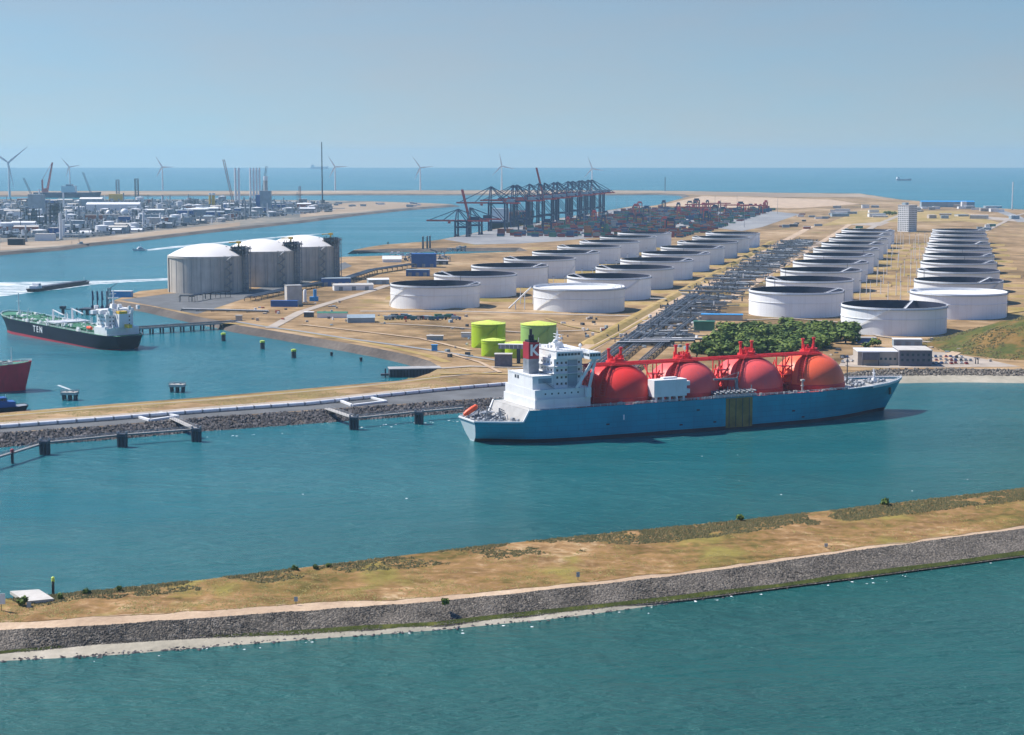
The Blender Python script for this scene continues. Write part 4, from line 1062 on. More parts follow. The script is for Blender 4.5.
def stair_f():
    mb = MB(); prev = None
    for k in range(41):
        a = R(k * 1.35); z = k * .5; r_ = OR_ + .8
        p = Vector((r_ * math.cos(a), r_ * math.sin(a), z)); mb.box(p.x, p.y, z, .9, 1.0, .12, a)
        if prev is not None: mb.beam(prev + Vector((0, 0, 1.1)), p + Vector((0, 0, 1.1)), .12)
        prev = p
    return mb
def ladder_f():
    mb = MB(); mb.beam((OR_ - 1, 0, OH + .6), (OR_ - 22, 0, 14.5), 1.4, .5); mb.box(OR_ + .2, 0, OH - .2, 3.4, 3, .3)
    mb.beam((OR_ - 1, -.7, OH + 1.5), (OR_ - 22, -.7, 15.4), .12); mb.beam((OR_ - 1, .7, OH + 1.5), (OR_ - 22, .7, 15.4), .12)
    return mb
def dpipe_f(): return MB().cyl((OR_ + .5, 0, 0), (OR_ + .5, 0, OH + .3), .22, n=6)
def oil_tank(label, loc, roofm='tank_dark', inner='tank_dark', roof_z=12.0, stair_a=0.0, lad_a=1.0):
    t = thing('oil_tank', label, 'storage tank', loc, 0, 'white crude oil tanks of the tank farm')
    w = link(wall_f, 'wall', 'tank_white', t, 'w', smooth=True)
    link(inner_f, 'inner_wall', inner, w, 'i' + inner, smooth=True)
    link(girder_f, 'wind_girder', 'pipe_grey', t, 'g')
    link(ring_f, 'stiffening_ring', 'tank_white', t, 'r')
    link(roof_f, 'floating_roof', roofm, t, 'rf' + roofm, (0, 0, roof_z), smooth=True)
    link(stair_f, 'stair', 'pipe_white', t, 's', rot=(0, 0, stair_a))
    link(ladder_f, 'roof_ladder', 'pipe_white', t, 'l', rot=(0, 0, lad_a))
    link(dpipe_f, 'foam_pipe', 'steel_grey', t, 'd', rot=(0, 0, stair_a - 2.2))
    return t
rg = random.Random(21)
def row(a, b, n, desc, pale=()):
    a, b = gp(a[0], a[1], 26), gp(b[0], b[1], 26); out = []
    for i in range(n):
        p = a.lerp(b, i / (n - 1)); rz_ = rg.uniform(9, 15)
        lab = 'open-topped oil tank, %s from the harbour in the row %s' % (ORD[i], desc)
        if i in pale: lab = 'pale-roofed white oil tank heading the row %s' % desc
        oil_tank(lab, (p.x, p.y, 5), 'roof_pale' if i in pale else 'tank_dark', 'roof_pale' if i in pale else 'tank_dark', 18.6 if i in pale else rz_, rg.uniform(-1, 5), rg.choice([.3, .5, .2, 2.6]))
        out.append(p)
    return out
rA = row((435, 283), (644.5, 232.5), 9, 'beside the blue sheds')
rB = row((579, 286), (732.7, 232.7), 9, 'left of the pipe corridor'.replace('left of', 'next to'), (0,))
rD = row((796.3, 289.5), (868, 229.9), 10, 'behind the tree clump')
rE = row((958.4, 290.9), (958.8, 229.4), 10, 'behind the scrub hill', (0,))
p = gp(893.9, 304, 26)
oil_tank('open-topped oil tank standing alone in front of the rows behind the grey building', (p.x, p.y, 5), 'tank_dark', 'tank_dark', 10, R(200), R(55))

# earth bunds: along the corridor, in front of the rows and between the tanks
bund([(585, 345), (590, 342.4), (612, 331), (645, 312), (672, 297), (705, 279), (740, 260), (770, 243), (775, 240.5)], 2.2, 15)
bund([(372, 309.5), (450, 309.5), (560, 313), (640, 316.5)], 1.6, 14, 'sand_land')
for rr_, side in ((rA, 0), (rB, 0), (rD, 1), (rE, -1)):
    for a, b in zip(rr_, rr_[1:]):
        m_ = (a + b) / 2; d = (b - a).normalized(); n_ = Vector((d.y, -d.x, 0)); mb = MB()
        p0, p1 = m_ - n_ * 68, m_ + n_ * 68; vv = []
        for p in (p0, p1):
            for o_, z in ((-8, 4.8), (-1.5, 7.2), (1.5, 7.2), (8, 4.8)): q = p + d * o_; vv.append((q.x, q.y, z))
        mb.add(vv, [(0, 1, 5, 4), (1, 2, 6, 5), (2, 3, 7, 6)]); mb.build('earth_bund', 'bund_grass', kind='structure')

# white poles between the rows (lamps and lightning masts)
def pole(label, p, h, group, arm=True, m='pipe_white'):
    t = thing('lamp_post', label, 'lamp post', p, 0, group)
    link(lambda: MB().cyl((0, 0, 0), (0, 0, h), .42, .22, n=8), 'pole', m, t, 'pole%.1f%s' % (h, m))
    link(lambda: MB().box(0, 0, h - .2, 2.4, .7, .5), 'lamp_head', 'steel_grey', t, 'ph%.1f' % h)
    return t
for i in range(9):
    a, b = rD[i].lerp(rD[i + 1], .5), rE[i].lerp(rE[i + 1], .5)
    for f_ in (.38, .46, .56, .66):
        q = a.lerp(b, f_ + rg.uniform(-.02, .02)); pole('slim white pole between two rows of oil tanks below the white tower block', (q.x, q.y + rg.uniform(-20, 20), 5), rg.choice([19, 23]), 'white poles between the tank rows')
for i in range(6):
    a, b = rA[i].lerp(rA[i + 1], .5), rB[i].lerp(rB[i + 1], .5)
    for f_ in (.47, .56):
        q = a.lerp(b, f_); pole('slim white pole in the lane between the oil tank rows beside the blue sheds', (q.x, q.y + rg.uniform(-25, 10), 5), 15, 'white poles in the tank lane')
q = rB[0]
ip = thing('sloping_pipe', 'white sloping pipe on posts beside the pale roofed oil tank', 'pipe', (q.x - 62, q.y + 2, 5))
mb = MB().cyl((0, 0, 1), (20, 0, 20), .7, n=8); mb.build('pipe', 'pipe_white', ip)
for x in (6, 14): MB().cyl((x, 0, 0), (x, 0, x * .95 + .6), .45, n=8).build('post', 'pipe_white', ip)

# ---------------------------------------------------------------- concrete gas tanks with domes
LR, LH = 39.5, 36.5
def lng_tank(label, loc):
    t = thing('gas_storage_tank', label, 'storage tank', loc, 0, 'concrete gas tanks by the water')
    def wall():
        return MB().lathe([(LR, -.5), (LR, LH - 2.2), (LR + .8, LH - 2.0), (LR + .8, LH), (LR - .5, LH)], 72)
    w = link(wall, 'wall', 'tank_concrete', t, 'lw', smooth=True)
    def dome_():
        Rs = (LR * LR + 11.5 ** 2) / (2 * 11.5); pr = []
        for k in range(13):
            r_ = (LR - .4) * (1 - k / 12) + .05; pr.append((r_, LH - .1 + math.sqrt(Rs * Rs - r_ * r_) - (Rs - 11.5)))
        return MB().lathe(pr, 72)
    link(dome_, 'dome', 'dome_white', t, 'ld', smooth=True)
    for k, a in enumerate((200, 290, 20, 110)):
        link(lambda: MB().box(LR + .4, 0, 0, 1.6, 4.5, LH - 2.1), 'buttress', 'tank_concrete', t, 'lb', rot=(0, 0, R(a)))
    for k in range(10):
        link(lambda: MB().box(LR + .06, 0, .2, .22, .5, LH - 2.5), 'wall_joint', 'concrete_grey', t, 'lj', rot=(0, 0, R(213 + k * 14)))
    def zig():          # zigzag stair tower against the wall
        mb = MB(); n = 9; h = LH / n
        for k in range(n):
            y0, y1 = (-3.2, 3.2) if k % 2 == 0 else (3.2, -3.2)
            mb.beam((LR + 2.6, y0, k * h), (LR + 2.6, y1, (k + 1) * h), 1.4, .35); mb.beam((LR + 3.3, y0, k * h + 1.1), (LR + 3.3, y1, (k + 1) * h + 1.1), .15)
            mb.box(LR + 2.0, y1, (k + 1) * h - .2, 3.4, 2.2, .25)
        for y in (-4.4, 4.4):
            for x in (LR + 1.1, LR + 3.5): mb.beam((x, y, 0), (x, y, LH + 1), .35)
        return mb
    link(zig, 'stair_tower', 'steel_grey', t, 'lz', rot=(0, 0, R(-52)))
    def ptower():       # pipe tower with landing stages
        mb = MB()
        for x in (LR + 2, LR + 7):
            for y in (-3, 3): mb.beam((x, y, 0), (x, y, LH + 10), .6)
        for z in range(4, int(LH) + 10, 5):
            for a, b in (((LR + 2, -3), (LR + 7, -3)), ((LR + 2, 3), (LR + 7, 3)), ((LR + 2, -3), (LR + 2, 3)), ((LR + 7, -3), (LR + 7, 3))): mb.beam((a[0], a[1], z), (b[0], b[1], z), .4)
            mb.beam((LR + 2, -3, z - 4), (LR + 7, -3, z), .3)
        for k in range(4): mb.cyl((LR + 3 + k, -1.2 + .6 * k, 0), (LR + 3 + k, -1.2 + .6 * k, LH + 8), .4, n=8)
        return mb
    link(ptower, 'pipe_tower', 'steel_grey', t, 'lp', rot=(0, 0, R(-22)))
    def plat():
        mb = MB(); rr_ = random.Random(5)
        mb.box(LR - 3, 0, LH + 6, 17, 15, .5); mb.box(LR - 3, 0, LH + 2.2, 15, 13, .4)
        for x in (LR - 10, LR - 5, LR, LR + 4):
            for y in (-6.5, 0, 6.5): mb.beam((x, y, LH - 1.5), (x, y, LH + 9), .45)
        railing(mb, [(LR - 11, -7.4, LH + 6.5), (LR + 5, -7.4, LH + 6.5), (LR + 5, 7.4, LH + 6.5)], 1.2, 2, .14)
        for k in range(34): mb.box(LR - 3 + rr_.uniform(-7, 7), rr_.uniform(-6, 6), LH + rr_.choice([2.6, 6.5]), rr_.uniform(.6, 2.4), rr_.uniform(.6, 2.4), rr_.uniform(.8, 3.2))
        for k in range(10): mb.cyl((LR - 10 + k * 1.5, -5 + k, LH + 1), (LR - 10 + k * 1.5, -5 + k, LH + rr_.uniform(7, 11)), .35, n=6)
        mb.beam((LR - 11, -7, LH + 6), (LR - 20, -10, LH + 2), 1.5, .6)
        return mb
    link(plat, 'roof_platform', 'steel_dark', t, 'lpf', rot=(0, 0, R(-18)))
    def cr_():
        mb = MB(); mb.cyl((LR - 4, 0, LH + 9), (LR - 4, 0, LH + 12.5), .8, n=8); mb.box(LR - 4, 0, LH + 12, 4, 3, 2.2); mb.beam((LR - 4, 0, LH + 13.4), (LR - 13, -4, LH + 12.8), .9)
        return mb
    link(cr_, 'service_crane', 'yellow', t, 'lc', rot=(0, 0, R(-22)))
    def dr():
        mb = MB().lathe([(LR - 2, LH + .7), (LR - 2, LH + 1.8)], 60)
        return mb
    for k in range(5):
        link(lambda: MB().cyl((LR - 9 - k * 5, 3 - k, LH + 3), (LR - 9 - k * 5, 3 - k, LH + 9), .8, n=8), 'roof_nozzle', 'steel_grey', t, 'ln%d' % k, rot=(0, 0, R(-22)))
    return t
for px, lab in (((209, 291), 'domed concrete gas tank nearest the tanker jetty'), ((262, 284.3), 'domed concrete gas tank standing between two others'), ((303, 278), 'domed concrete gas tank nearest the blue sheds')):
    q = gp(*px); lng_tank(lab, (q.x, q.y, 5))

# ---------------------------------------------------------------- green tanks
def green_tank(label, px, r_, h, m, roof):
    q = gp(*px); t = thing('green_tank', label, 'storage tank', (q.x, q.y, 5), 0, 'green tanks behind the ship')
    w = MB().lathe([(r_, -.3), (r_, h)], 40).build('wall', m, t, smooth=True)
    MB().lathe([(r_ + .25, h - .1), (r_ + .25, h + .25), (.05, h + r_ * .2)], 40).build('roof', roof, t, smooth=True)
    MB().lathe([(r_, h - 1.6), (r_ + .2, h - 1.5), (r_ + .2, h - 1.2), (r_, h - 1.1)], 40).build('rim_ring', m, w)
    rl = MB(); n = 24
    for i in range(n):
        a, b = 2 * math.pi * i / n, 2 * math.pi * (i + 1) / n
        p_, q_ = Vector((r_ * math.cos(a), r_ * math.sin(a), h + .3)), Vector((r_ * math.cos(b), r_ * math.sin(b), h + .3))
        rl.beam(p_, p_ + Vector((0, 0, 1)), .08); rl.beam(p_ + Vector((0, 0, 1)), q_ + Vector((0, 0, 1)), .08)
    rl.build('roof_railing', m, t)
    st = MB(); prev = None
    for k in range(int(h / .5)):
        a = R(215 + k * (11 / r_) * 3.2); p_ = Vector(((r_ + .6) * math.cos(a), (r_ + .6) * math.sin(a), k * .5)); st.box(p_.x, p_.y, p_.z, .9, .8, .12, a)
        if prev is not None: st.beam(prev + Vector((0, 0, 1)), p_ + Vector((0, 0, 1)), .1)
        prev = p_
    st.build('stair', m, t)
    MB().box(r_ + .15, 0, 0, .5, 1.2, h, 0).build('pipe_duct', m, t).rotation_euler = (0, 0, R(-58))
    return t
green_tank('tall lime green tank behind the two squat ones', (488.5, 346.5), 12.2, 16.6, 'lime', 'lime_top')
green_tank('tall pale green tank behind the ship funnel', (538.5, 349), 12.6, 17.6, 'pale_green', 'lime_top')
green_tank('squat lime green tank at the end of the grey pipe bridge', (493.3, 355.3), 8.2, 10.4, 'lime', 'lime_top')
green_tank('squat lime green tank half hidden by the red ship funnel', (517, 357), 8.2, 9.4, 'lime', 'lime_top')
# ================================================================ BUILDINGS, PIPES, PORT EQUIPMENT
rg = random.Random(101)
def at(px, z=5.0):
    q = gp(px[0], px[1], z); return (q.x, q.y, z)
def shed(name, label, px, L, D, h, wall, roof, rz=0.0, cat='building', group=None, gable=0.0, z=5.0, doors=0, doorm='steel_grey'):
    t = thing(name, label, cat, at(px, z), rz, group)
    MB().box(0, 0, -.2, L, D, h + .2).build('wall', wall, t)
    rf = MB()
    if gable > 0:
        o = .4; rf.add([(-L / 2 - o, -D / 2 - o, h), (L / 2 + o, -D / 2 - o, h), (L / 2 + o, D / 2 + o, h), (-L / 2 - o, D / 2 + o, h), (-L / 2 - o, 0, h + gable), (L / 2 + o, 0, h + gable)],
                       [(0, 1, 5, 4), (2, 3, 4, 5), (0, 4, 3), (1, 2, 5), (0, 3, 2, 1)])
    else: rf.box(0, 0, h + .003, L + .6, D + .6, .5)
    rf.build('roof', roof, t)
    for k in range(doors):
        MB().box(-L / 2 + (k + .5) * L / doors, -D / 2 - .06, .1, min(4, L / doors * .6), .2, min(4.2, h * .7)).build('door', doorm, t)
    return t
TR = R(-14.3)      # the terminal's grid
# --- sheds of the gas terminal
shed('shed', 'bright blue long shed behind the concrete gas tanks', (336, 286), 30, 12, 8, 'blue_shed', 'grey_blue', R(12), doors=4)
shed('shed', 'long white shed beside the bright blue shed', (353, 290), 40, 12, 5.5, 'white', 'concrete_pale', R(14), gable=1.5, doors=3)
shed('shed', 'pale grey shed at the end of the long white shed', (378, 284), 22, 12, 5, 'grey_blue', 'white', R(14), gable=1.5, doors=2)
shed('workshop', 'tall dark blue block beside the grey vaporiser racks', (424, 267), 30, 18, 16, 'blue_shed', 'blue_shed', 0, doors=3)
shed('tent_hall', 'white tent hall on the sand near the inlet', (392, 262), 24, 14, 4, 'white', 'white', R(5), gable=4)
shed('office', 'low blue hut with pale roof between the oil tank and dark blue block', (418, 276), 26, 11, 7, 'blue_shed', 'grey_blue', R(-4), doors=3)
shed('office', 'low white hut in front of the oil tank row', (441, 264.5), 18, 9, 5, 'steel_dark', 'white', 0, doors=2)
shed('concrete_tower', 'square beige concrete tower on the sand by the gas tanks', (293.5, 304), 14, 12, 17, 'concrete_pale', 'concrete_grey', R(18))
shed('shipping_container', 'dark blue long container at the foot of the beige tower', (284.5, 306.5), 24, 6, 5, 'blue_shed', 'blue_shed', R(-2), 'container')
shed('shipping_container', 'blue container with white roof by the tanker jetty', (122, 297), 20, 7, 5.5, 'blue_bright', 'white', R(-2), 'container')
v = thing('vessel', 'slim white upright vessel beside the blue equipment block', 'tank', at((305, 302.5)))
MB().lathe([(1.6, 0), (1.6, 11), (1.0, 12), (.05, 12.2)], 14).build('shell', 'white', v, smooth=True); MB().box(0, 0, 0, 4, 4, 1).build('plinth', 'concrete_pale', v)
v = thing('equipment_block', 'bright blue equipment block with upright cylinder', 'machine', at((314, 301)))
MB().box(0, 0, 0, 8, 5, 4).build('base_block', 'blue_bright', v); MB().cyl((1, 0, 4), (1, 0, 11), 1.6, n=14).build('cylinder', 'blue_bright', v)
shed('truck_trailer', 'long dark green roofed trailer shed on the sand by the track', (332.5, 317.5), 25, 7, 4, 'white', 'green_shed', R(-2), 'shed', gable=1.2)
shed('tent_hall', 'grey green ridge tent beside the dark parked trucks', (361, 322), 22, 12, 4, 'grey_blue', 'grey_blue', R(8), 'tent', gable=2.4)
shed('site_hut', 'small dark site hut beside the green roofed trailer shed', (309, 317), 8, 5, 4, 'steel_dark', 'white', 0, 'hut')
shed('pump_house', 'grey pump house under the pipe bridge by the green tanks', (503.5, 366.5), 11, 7, 8, 'brick_grey', 'concrete_pale', R(-3))
shed('site_hut', 'small beige hut by the jetty root', (239, 320.5), 5, 4, 4, 'wall_beige', 'concrete_pale', 0, 'hut')
shed('site_hut', 'tiny bright blue hut beside the basin corner', (434.5, 351), 4, 3, 4, 'blue_bright', 'blue_bright', 0, 'hut')
shed('site_hut', 'dark low hut on the sand beside the green tanks', (435, 340), 12, 6, 3, 'grey_blue', 'concrete_pale', 0, 'hut')
shed('site_hut', 'pale low hut on the sand left of the tall lime tank'.replace('left of', 'beside'), (466, 337), 7, 5, 3, 'white', 'concrete_pale', 0, 'hut')
shed('green_shed', 'dark green shed beside the trees at the pipe corridor', (704, 330.5), 16, 8, 7, 'green_shed', 'green_shed', R(-4))
shed('long_shed', 'long low shed with blue and white roof behind the trees', (722, 320), 34, 10, 4.5, 'wall_beige', 'blue_bright', R(-8))
shed('long_shed', 'low shed with pale roof among the trees', (746, 331), 24, 9, 4, 'wall_beige', 'concrete_pale', R(-5))
# pipe bridge behind the ship's house
v = thing('pipe_bridge', 'grey conveyor bridge with pale roof by the squat green tanks', 'bridge', at((511, 363)), R(-6))
MB().box(14, 0, 9.5, 44, 3.6, 2.6).build('gallery', 'steel_grey', v)
MB().box(14, 0, 12.15, 45, 4.0, .4).build('roof', 'white', v)
for k in range(16): MB().box(-6.5 + k * 2.8, -1.85, 9.8, .35, .12, 2.2).build('panel_rib', 'white', v)
for x in (5, 20, 34): MB().box(x, 0, 0, 2.2, 3, 9.5).build('pier', 'steel_dark', v)
# three chimneys and vaporisers
for k, x in enumerate((423, 427.2, 430)):
    v = thing('chimney', 'slim dark chimney beside the vaporiser racks near the inlet', 'chimney', at((x, 249 - .4 * k)), 0, 'three slim chimneys')
    link(lambda: MB().lathe([(1.5, 0), (1.1, 17), (1.1, 18.5)], 12), 'stack', 'steel_dark', v, 'ch', smooth=True)
    link(lambda: MB().lathe([(1.15, 17.6), (1.5, 17.7), (1.5, 18.4), (1.15, 18.6)], 12), 'rim', 'steel_grey', v, 'chr')
for k in range(14):
    px = (rg.uniform(395, 478), rg.uniform(250.5, 258)); w_ = rg.uniform(10, 18)
    if px[1] < 256 and px[0] < 450: px = (px[0], rg.uniform(257, 262))
    v = thing('vaporiser_rack', 'grey open steel process rack near the inlet', 'machine', at(px), rg.uniform(-.1, .1), 'process racks near the inlet')
    mb = MB(); h = rg.uniform(4, 8)
    for x in (-w_ / 2, 0, w_ / 2):
        for y in (-3, 3): mb.beam((x, y, 0), (x, y, h), .5)
    mb.box(0, 0, h, w_ + 1, 7, .4); mb.box(0, 0, h * .5, w_ + 1, 7, .3); mb.build('frame', 'steel_grey', v)
    mb = MB(); 
    for j in range(5): mb.box(rg.uniform(-w_ / 2, w_ / 2), rg.uniform(-2, 2), rg.choice([.1, h * .5 + .3, h + .4]), rg.uniform(1.5, 4), rg.uniform(1.5, 3), rg.uniform(1, 3))
    mb.build('equipment', rg.choice(['pipe_grey', 'white', 'grey_blue']), v)

# --- pipe racks
def pipe_rack(label, pts, n, spread, r_=.5, h=2.2, m='pipe_grey', sup=14.0, name='pipe_rack', group=None):
    o = Vector(pts[0]); t = thing(name, label, 'pipes', tuple(o), 0, group)
    P = [Vector(p) - o for p in pts]
    for k in range(n):
        off = (k - (n - 1) / 2) * spread; mb = MB(); path = []
        for i, p in enumerate(P):
            d = (P[min(i + 1, len(P) - 1)] - P[max(i - 1, 0)]).normalized(); s_ = Vector((-d.y, d.x, 0))
            path.append(p + s_ * off + Vector((0, 0, h + .2 * (k % 3))))
        mb.tube(path, r_ * (1 if k % 3 else 1.25), 8); mb.build('pipe', m if k % 2 else 'pipe_dark', t, smooth=True)
    mb = MB()
    for a, b in zip(P, P[1:]):
        L = (b - a).length; c = max(1, int(L / sup)); d = (b - a).normalized(); s_ = Vector((-d.y, d.x, 0)) * (n * spread / 2 + .6)
        for i in range(c + 1):
            p = a.lerp(b, i / c); mb.beam(p - s_ + Vector((0, 0, h - .8)), p + s_ + Vector((0, 0, h - .8)), .5)
            mb.beam(p - s_, p - s_ + Vector((0, 0, h - .6)), .45); mb.beam(p + s_, p + s_ + Vector((0, 0, h - .6)), .45)
    mb.build('support', 'steel_dark', t, kind='stuff')
    return t
def at3(*pxs): return [at(p) for p in pxs]
cor = [(598, 383), (628, 358), (655, 336), (700, 302), (740, 276), (775, 255), (800, 240)]
cw_ = [gp(*p) for p in cor]
def corr(u, w):
    """a point u (0..1) along the corridor, w metres to its right"""
    seg = [(b - a).length for a, b in zip(cw_, cw_[1:])]; s_ = u * sum(seg)
    for (a, b), L in zip(zip(cw_, cw_[1:]), seg):
        if s_ <= L: break
        s_ -= L
    p = a.lerp(b, min(1, s_ / L)); d = (b - a).normalized(); return p + Vector((d.y, -d.x, 0)) * w, d
for k, (w, n, r_, nm) in enumerate(((-14, 6, .42, 'nearest the earth bund'), (-3, 4, .34, 'second from the earth bund'), (14, 3, .4, 'running through the middle of the corridor'))):
    pts = [tuple(corr(i / 8 * (.22 if k > 1 else .36), w)[0]) for i in range(9)]
    pipe_rack('low rack of grey pipes along the pipe corridor, %s' % nm, pts, n, 1.6, r_, 2 + .3 * k)
ci = 0
for j in range(27):
    u = .12 + j * .0325; c, d = corr(u, 2 + 5 * math.sin(j * 2.1))
    width = (56 if j > 5 else 40) + 8 * math.sin(j * 1.7); x = Vector((d.y, -d.x, 0))
    if j % 3 == 2 and j < 24:            # plain cross pipes
        a, b = c - x * width / 2, c + x * width / 2
        pipe_rack('low rack of pipes crossing the corridor, %s from the ship' % ORD[j // 3], [tuple(a), tuple(b)], 4, 1.8, .5, 2.4, 'pipe_dark' if j % 2 else 'pipe_grey', group='cross racks of the pipe corridor')
        continue
    v = thing('valve_station', 'dark cluster of pipes and valves, %s from the ship in the pipe corridor' % ORD[ci], 'pipes', (c.x, c.y, 5), math.atan2(x.y, x.x), 'valve stations of the pipe corridor')
    ci += 1; mb = MB(); mb2 = MB(); mb3 = MB(); rj = random.Random(j)
    for k in range(10):
        y = -9 + k * 1.9; l0, l1 = -width / 2 + rj.uniform(0, 10), width / 2 - rj.uniform(0, 10)
        mb.cyl((l0, y, 1.4 + .3 * (k % 3)), (l1, y, 1.4 + .3 * (k % 3)), rj.uniform(.35, .65), n=8)
    mb.build('pipe', 'pipe_dark', v, smooth=True, kind='stuff')
    for k in range(18):
        xx, yy = rj.uniform(-width / 2, width / 2), rj.uniform(-9, 9)
        if k % 2: mb2.cyl((xx, yy, 0), (xx, yy, rj.uniform(2.2, 4.5)), rj.uniform(.5, 1.0), n=8)
        else: mb2.box(xx, yy, 0, rj.uniform(1, 3), rj.uniform(1, 3), rj.uniform(1, 3))
    mb2.build('valve', 'pipe_grey', v, kind='stuff')
    for k in range(5): mb3.cyl((rj.uniform(-width / 2, width / 2), -10, 2.3), (rj.uniform(-width / 2, width / 2), 10, 2.3), .45, n=8)
    mb3.build('cross_pipe', 'pipe_grey', v, smooth=True, kind='stuff')
    mb = MB().box(0, 0, -.1, width, 20, .22); mb.build('slab', 'asphalt', v)
rj = random.Random(88)
for m_, cnt in (('pipe_dark', 560), ('pipe_grey', 380), ('pipe_white', 110), ('steel_dark', 360)):
    mb = MB()
    for _ in range(cnt):
        c, d = corr(rj.uniform(.10, .99) ** .9, rj.gauss(1, 14)); k = rj.random(); x = Vector((d.y, -d.x, 0))
        if k < .45: a = c + Vector((0, 0, rj.uniform(.6, 2.4))); mb.cyl(a, a + x * rj.uniform(5, 22), rj.uniform(.25, .5), n=6)
        elif k < .6: a = c + Vector((0, 0, rj.uniform(.6, 2.4))); mb.cyl(a, a + d * rj.uniform(5, 16), rj.uniform(.25, .5), n=6)
        elif k < .85: mb.box(c.x, c.y, 4.9, rj.uniform(.8, 3), rj.uniform(.8, 3), rj.uniform(.8, 3.2), rj.uniform(0, 1))
        else: mb.cyl((c.x, c.y, 4.9), (c.x, c.y, 5 + rj.uniform(1.5, 6)), rj.uniform(.2, .7), n=6)
    mb.build('corridor_fitting', m_, kind='stuff', label='small pipes, valves and boxes crowding the pipe corridor', category='pipework')
# loose gear on the sand: crates, drums, spoil and parked plant, too small and many to count
for m_, cnt in (('steel_dark', 40), ('grey_blue', 30), ('white', 20), ('rust_red', 14), ('wall_beige', 40)):
    mb = MB()
    for _ in range(cnt):
        x, y = rj.choice([(rj.uniform(300, 470), rj.gauss(320, 5)), (rj.uniform(430, 480), rj.uniform(326, 360)), (rj.uniform(560, 610), rj.uniform(318, 340)), (rj.uniform(640, 700), rj.uniform(325, 350)), (rj.uniform(830, 1000), rj.uniform(338, 362)), (rj.uniform(250, 340), rj.uniform(300, 322))])
        q = gp(x, y); mb.box(q.x, q.y, 4.9, rj.uniform(.8, 4), rj.uniform(.8, 3), rj.uniform(.6, 2.4), rj.uniform(0, 3))
    mb.build('site_gear', m_, kind='stuff', label='loose crates and small gear scattered on the sand', category='gear')
# rough tussocks dotted over the sandy ground
for k in range(3):
    a = gp(617 + 12 * k, 347 - 3 * k); 
    pipe_rack('pale pipe branching level across the sand, %s from the ship' % ORD[k], [(a.x, a.y - k * 9, 5), (a.x + 38 + 9 * k, a.y + 3 - k * 9, 5)], 2, 1.6, .6, 3.2, 'pipe_white')
# racks of the gas terminal
pipe_rack('long grey pipe rack from the gas tanks to the dark blue block', at3((345, 283), (372, 274), (412, 268)), 7, 1.6, .5, 5, 'pipe_grey')
pipe_rack('grey pipe rack running along the foot of the gas tanks', at3((250, 301), (290, 292), (322, 286), (345, 281)), 6, 1.6, .45, 4, 'pipe_grey')
pipe_rack('white pipe on low supports on the apron by the first gas tank', at3((182, 311), (228, 312), (268, 313)), 2, 1.6, .7, 1.6, 'pipe_white')
pipe_rack('dark pipe loop beside the gas tank nearest the jetty', at3((180, 302), (192, 302), (208, 299), (228, 297)), 3, 1.6, .4, 6, 'pipe_dark')

# --- jetty trestle with loading arms
a, b = gp(134, 329, 4.5), gp(236, 322.5, 4.5); d = b - a
jt = thing('jetty', 'dark piled jetty trestle from the tanker to the shore', 'jetty', (a.x, a.y, 0), math.atan2(d.y, d.x)); L = d.length
MB().box(L / 2, 0, 4.2, L, 7, 1.2).build('deck', 'concrete_grey', jt)
for k in range(10):
    x = 6 + k * (L - 10) / 9
    for y in (-2.6, 2.6): MB().cyl((x, y, -1), (x, y, 4.3), .75, n=8).build('pile', 'steel_dark', jt)
for k in range(4): MB().cyl((0, -2 + 1.1 * k, 6.2), (L, -2 + 1.1 * k, 6.2), .4, n=8).build('pipe', 'pipe_dark', jt)
mb = MB(); railing(mb, [(0, -3.4, 5.4), (L, -3.4, 5.4)], 1.2, 4, .15); mb.build('railing', 'steel_grey', jt)
a = gp(96, 309, 5)
jh = thing('loading_jetty', 'dark jetty platform with tall loading arms behind the tanker', 'jetty', (a.x, a.y, 0), R(-8))
MB().box(0, 0, 4.2, 26, 14, 1.6).build('deck', 'steel_dark', jh)
for k in range(10): MB().cyl((-11 + 5.5 * (k % 5), -5 if k < 5 else 5, -1), (-11 + 5.5 * (k % 5), -5 if k < 5 else 5, 4.3), .8, n=8).build('pile', 'steel_dark', jh)
for k in range(4):
    x = -3 + k * 4.4; mb = MB().cyl((x, 0, 5.6), (x, 0, 21), .6, n=8); mb.beam((x, 0, 20.5), (x + 1.4, -1, 13), .8); mb.beam((x, .5, 21), (x - .6, 3, 17), .9); mb.box(x, 0, 5.8, 2, 2, 2.4); mb.build('loading_arm', 'crane_blue' if k < 3 else 'steel_grey', jh)
mb = MB()
for dx in (-1.5, 1.5):
    for dy in (-1.5, 1.5): mb.beam((12 + dx, 2 + dy, 5.6), (12 + dx * .6, 2 + dy * .6, 24), .4)
for z in range(8, 24, 3): mb.box(12, 2, z, 3, 3, .3); mb.beam((10.6, .6, z - 2.6), (13.4, .6, z), .25)
mb.beam((12, 2, 23), (19, 4, 28), .5); mb.build('gangway_tower', 'steel_grey', jh)
mb = MB().box(-22, -2, 4.4, 20, 1.6, .6); mb.build('walkway', 'steel_dark', jh)
for x in (-17, -30): MB().cyl((x, -2, -1), (x, -2, 6), 1.4 if x < -20 else .6, n=10).build('breasting_pile', 'steel_dark', jh)
MB().box(-30, -2, 5.2, 4.5, 4.5, 2.2).build('dolphin_cap', 'steel_dark', jh)

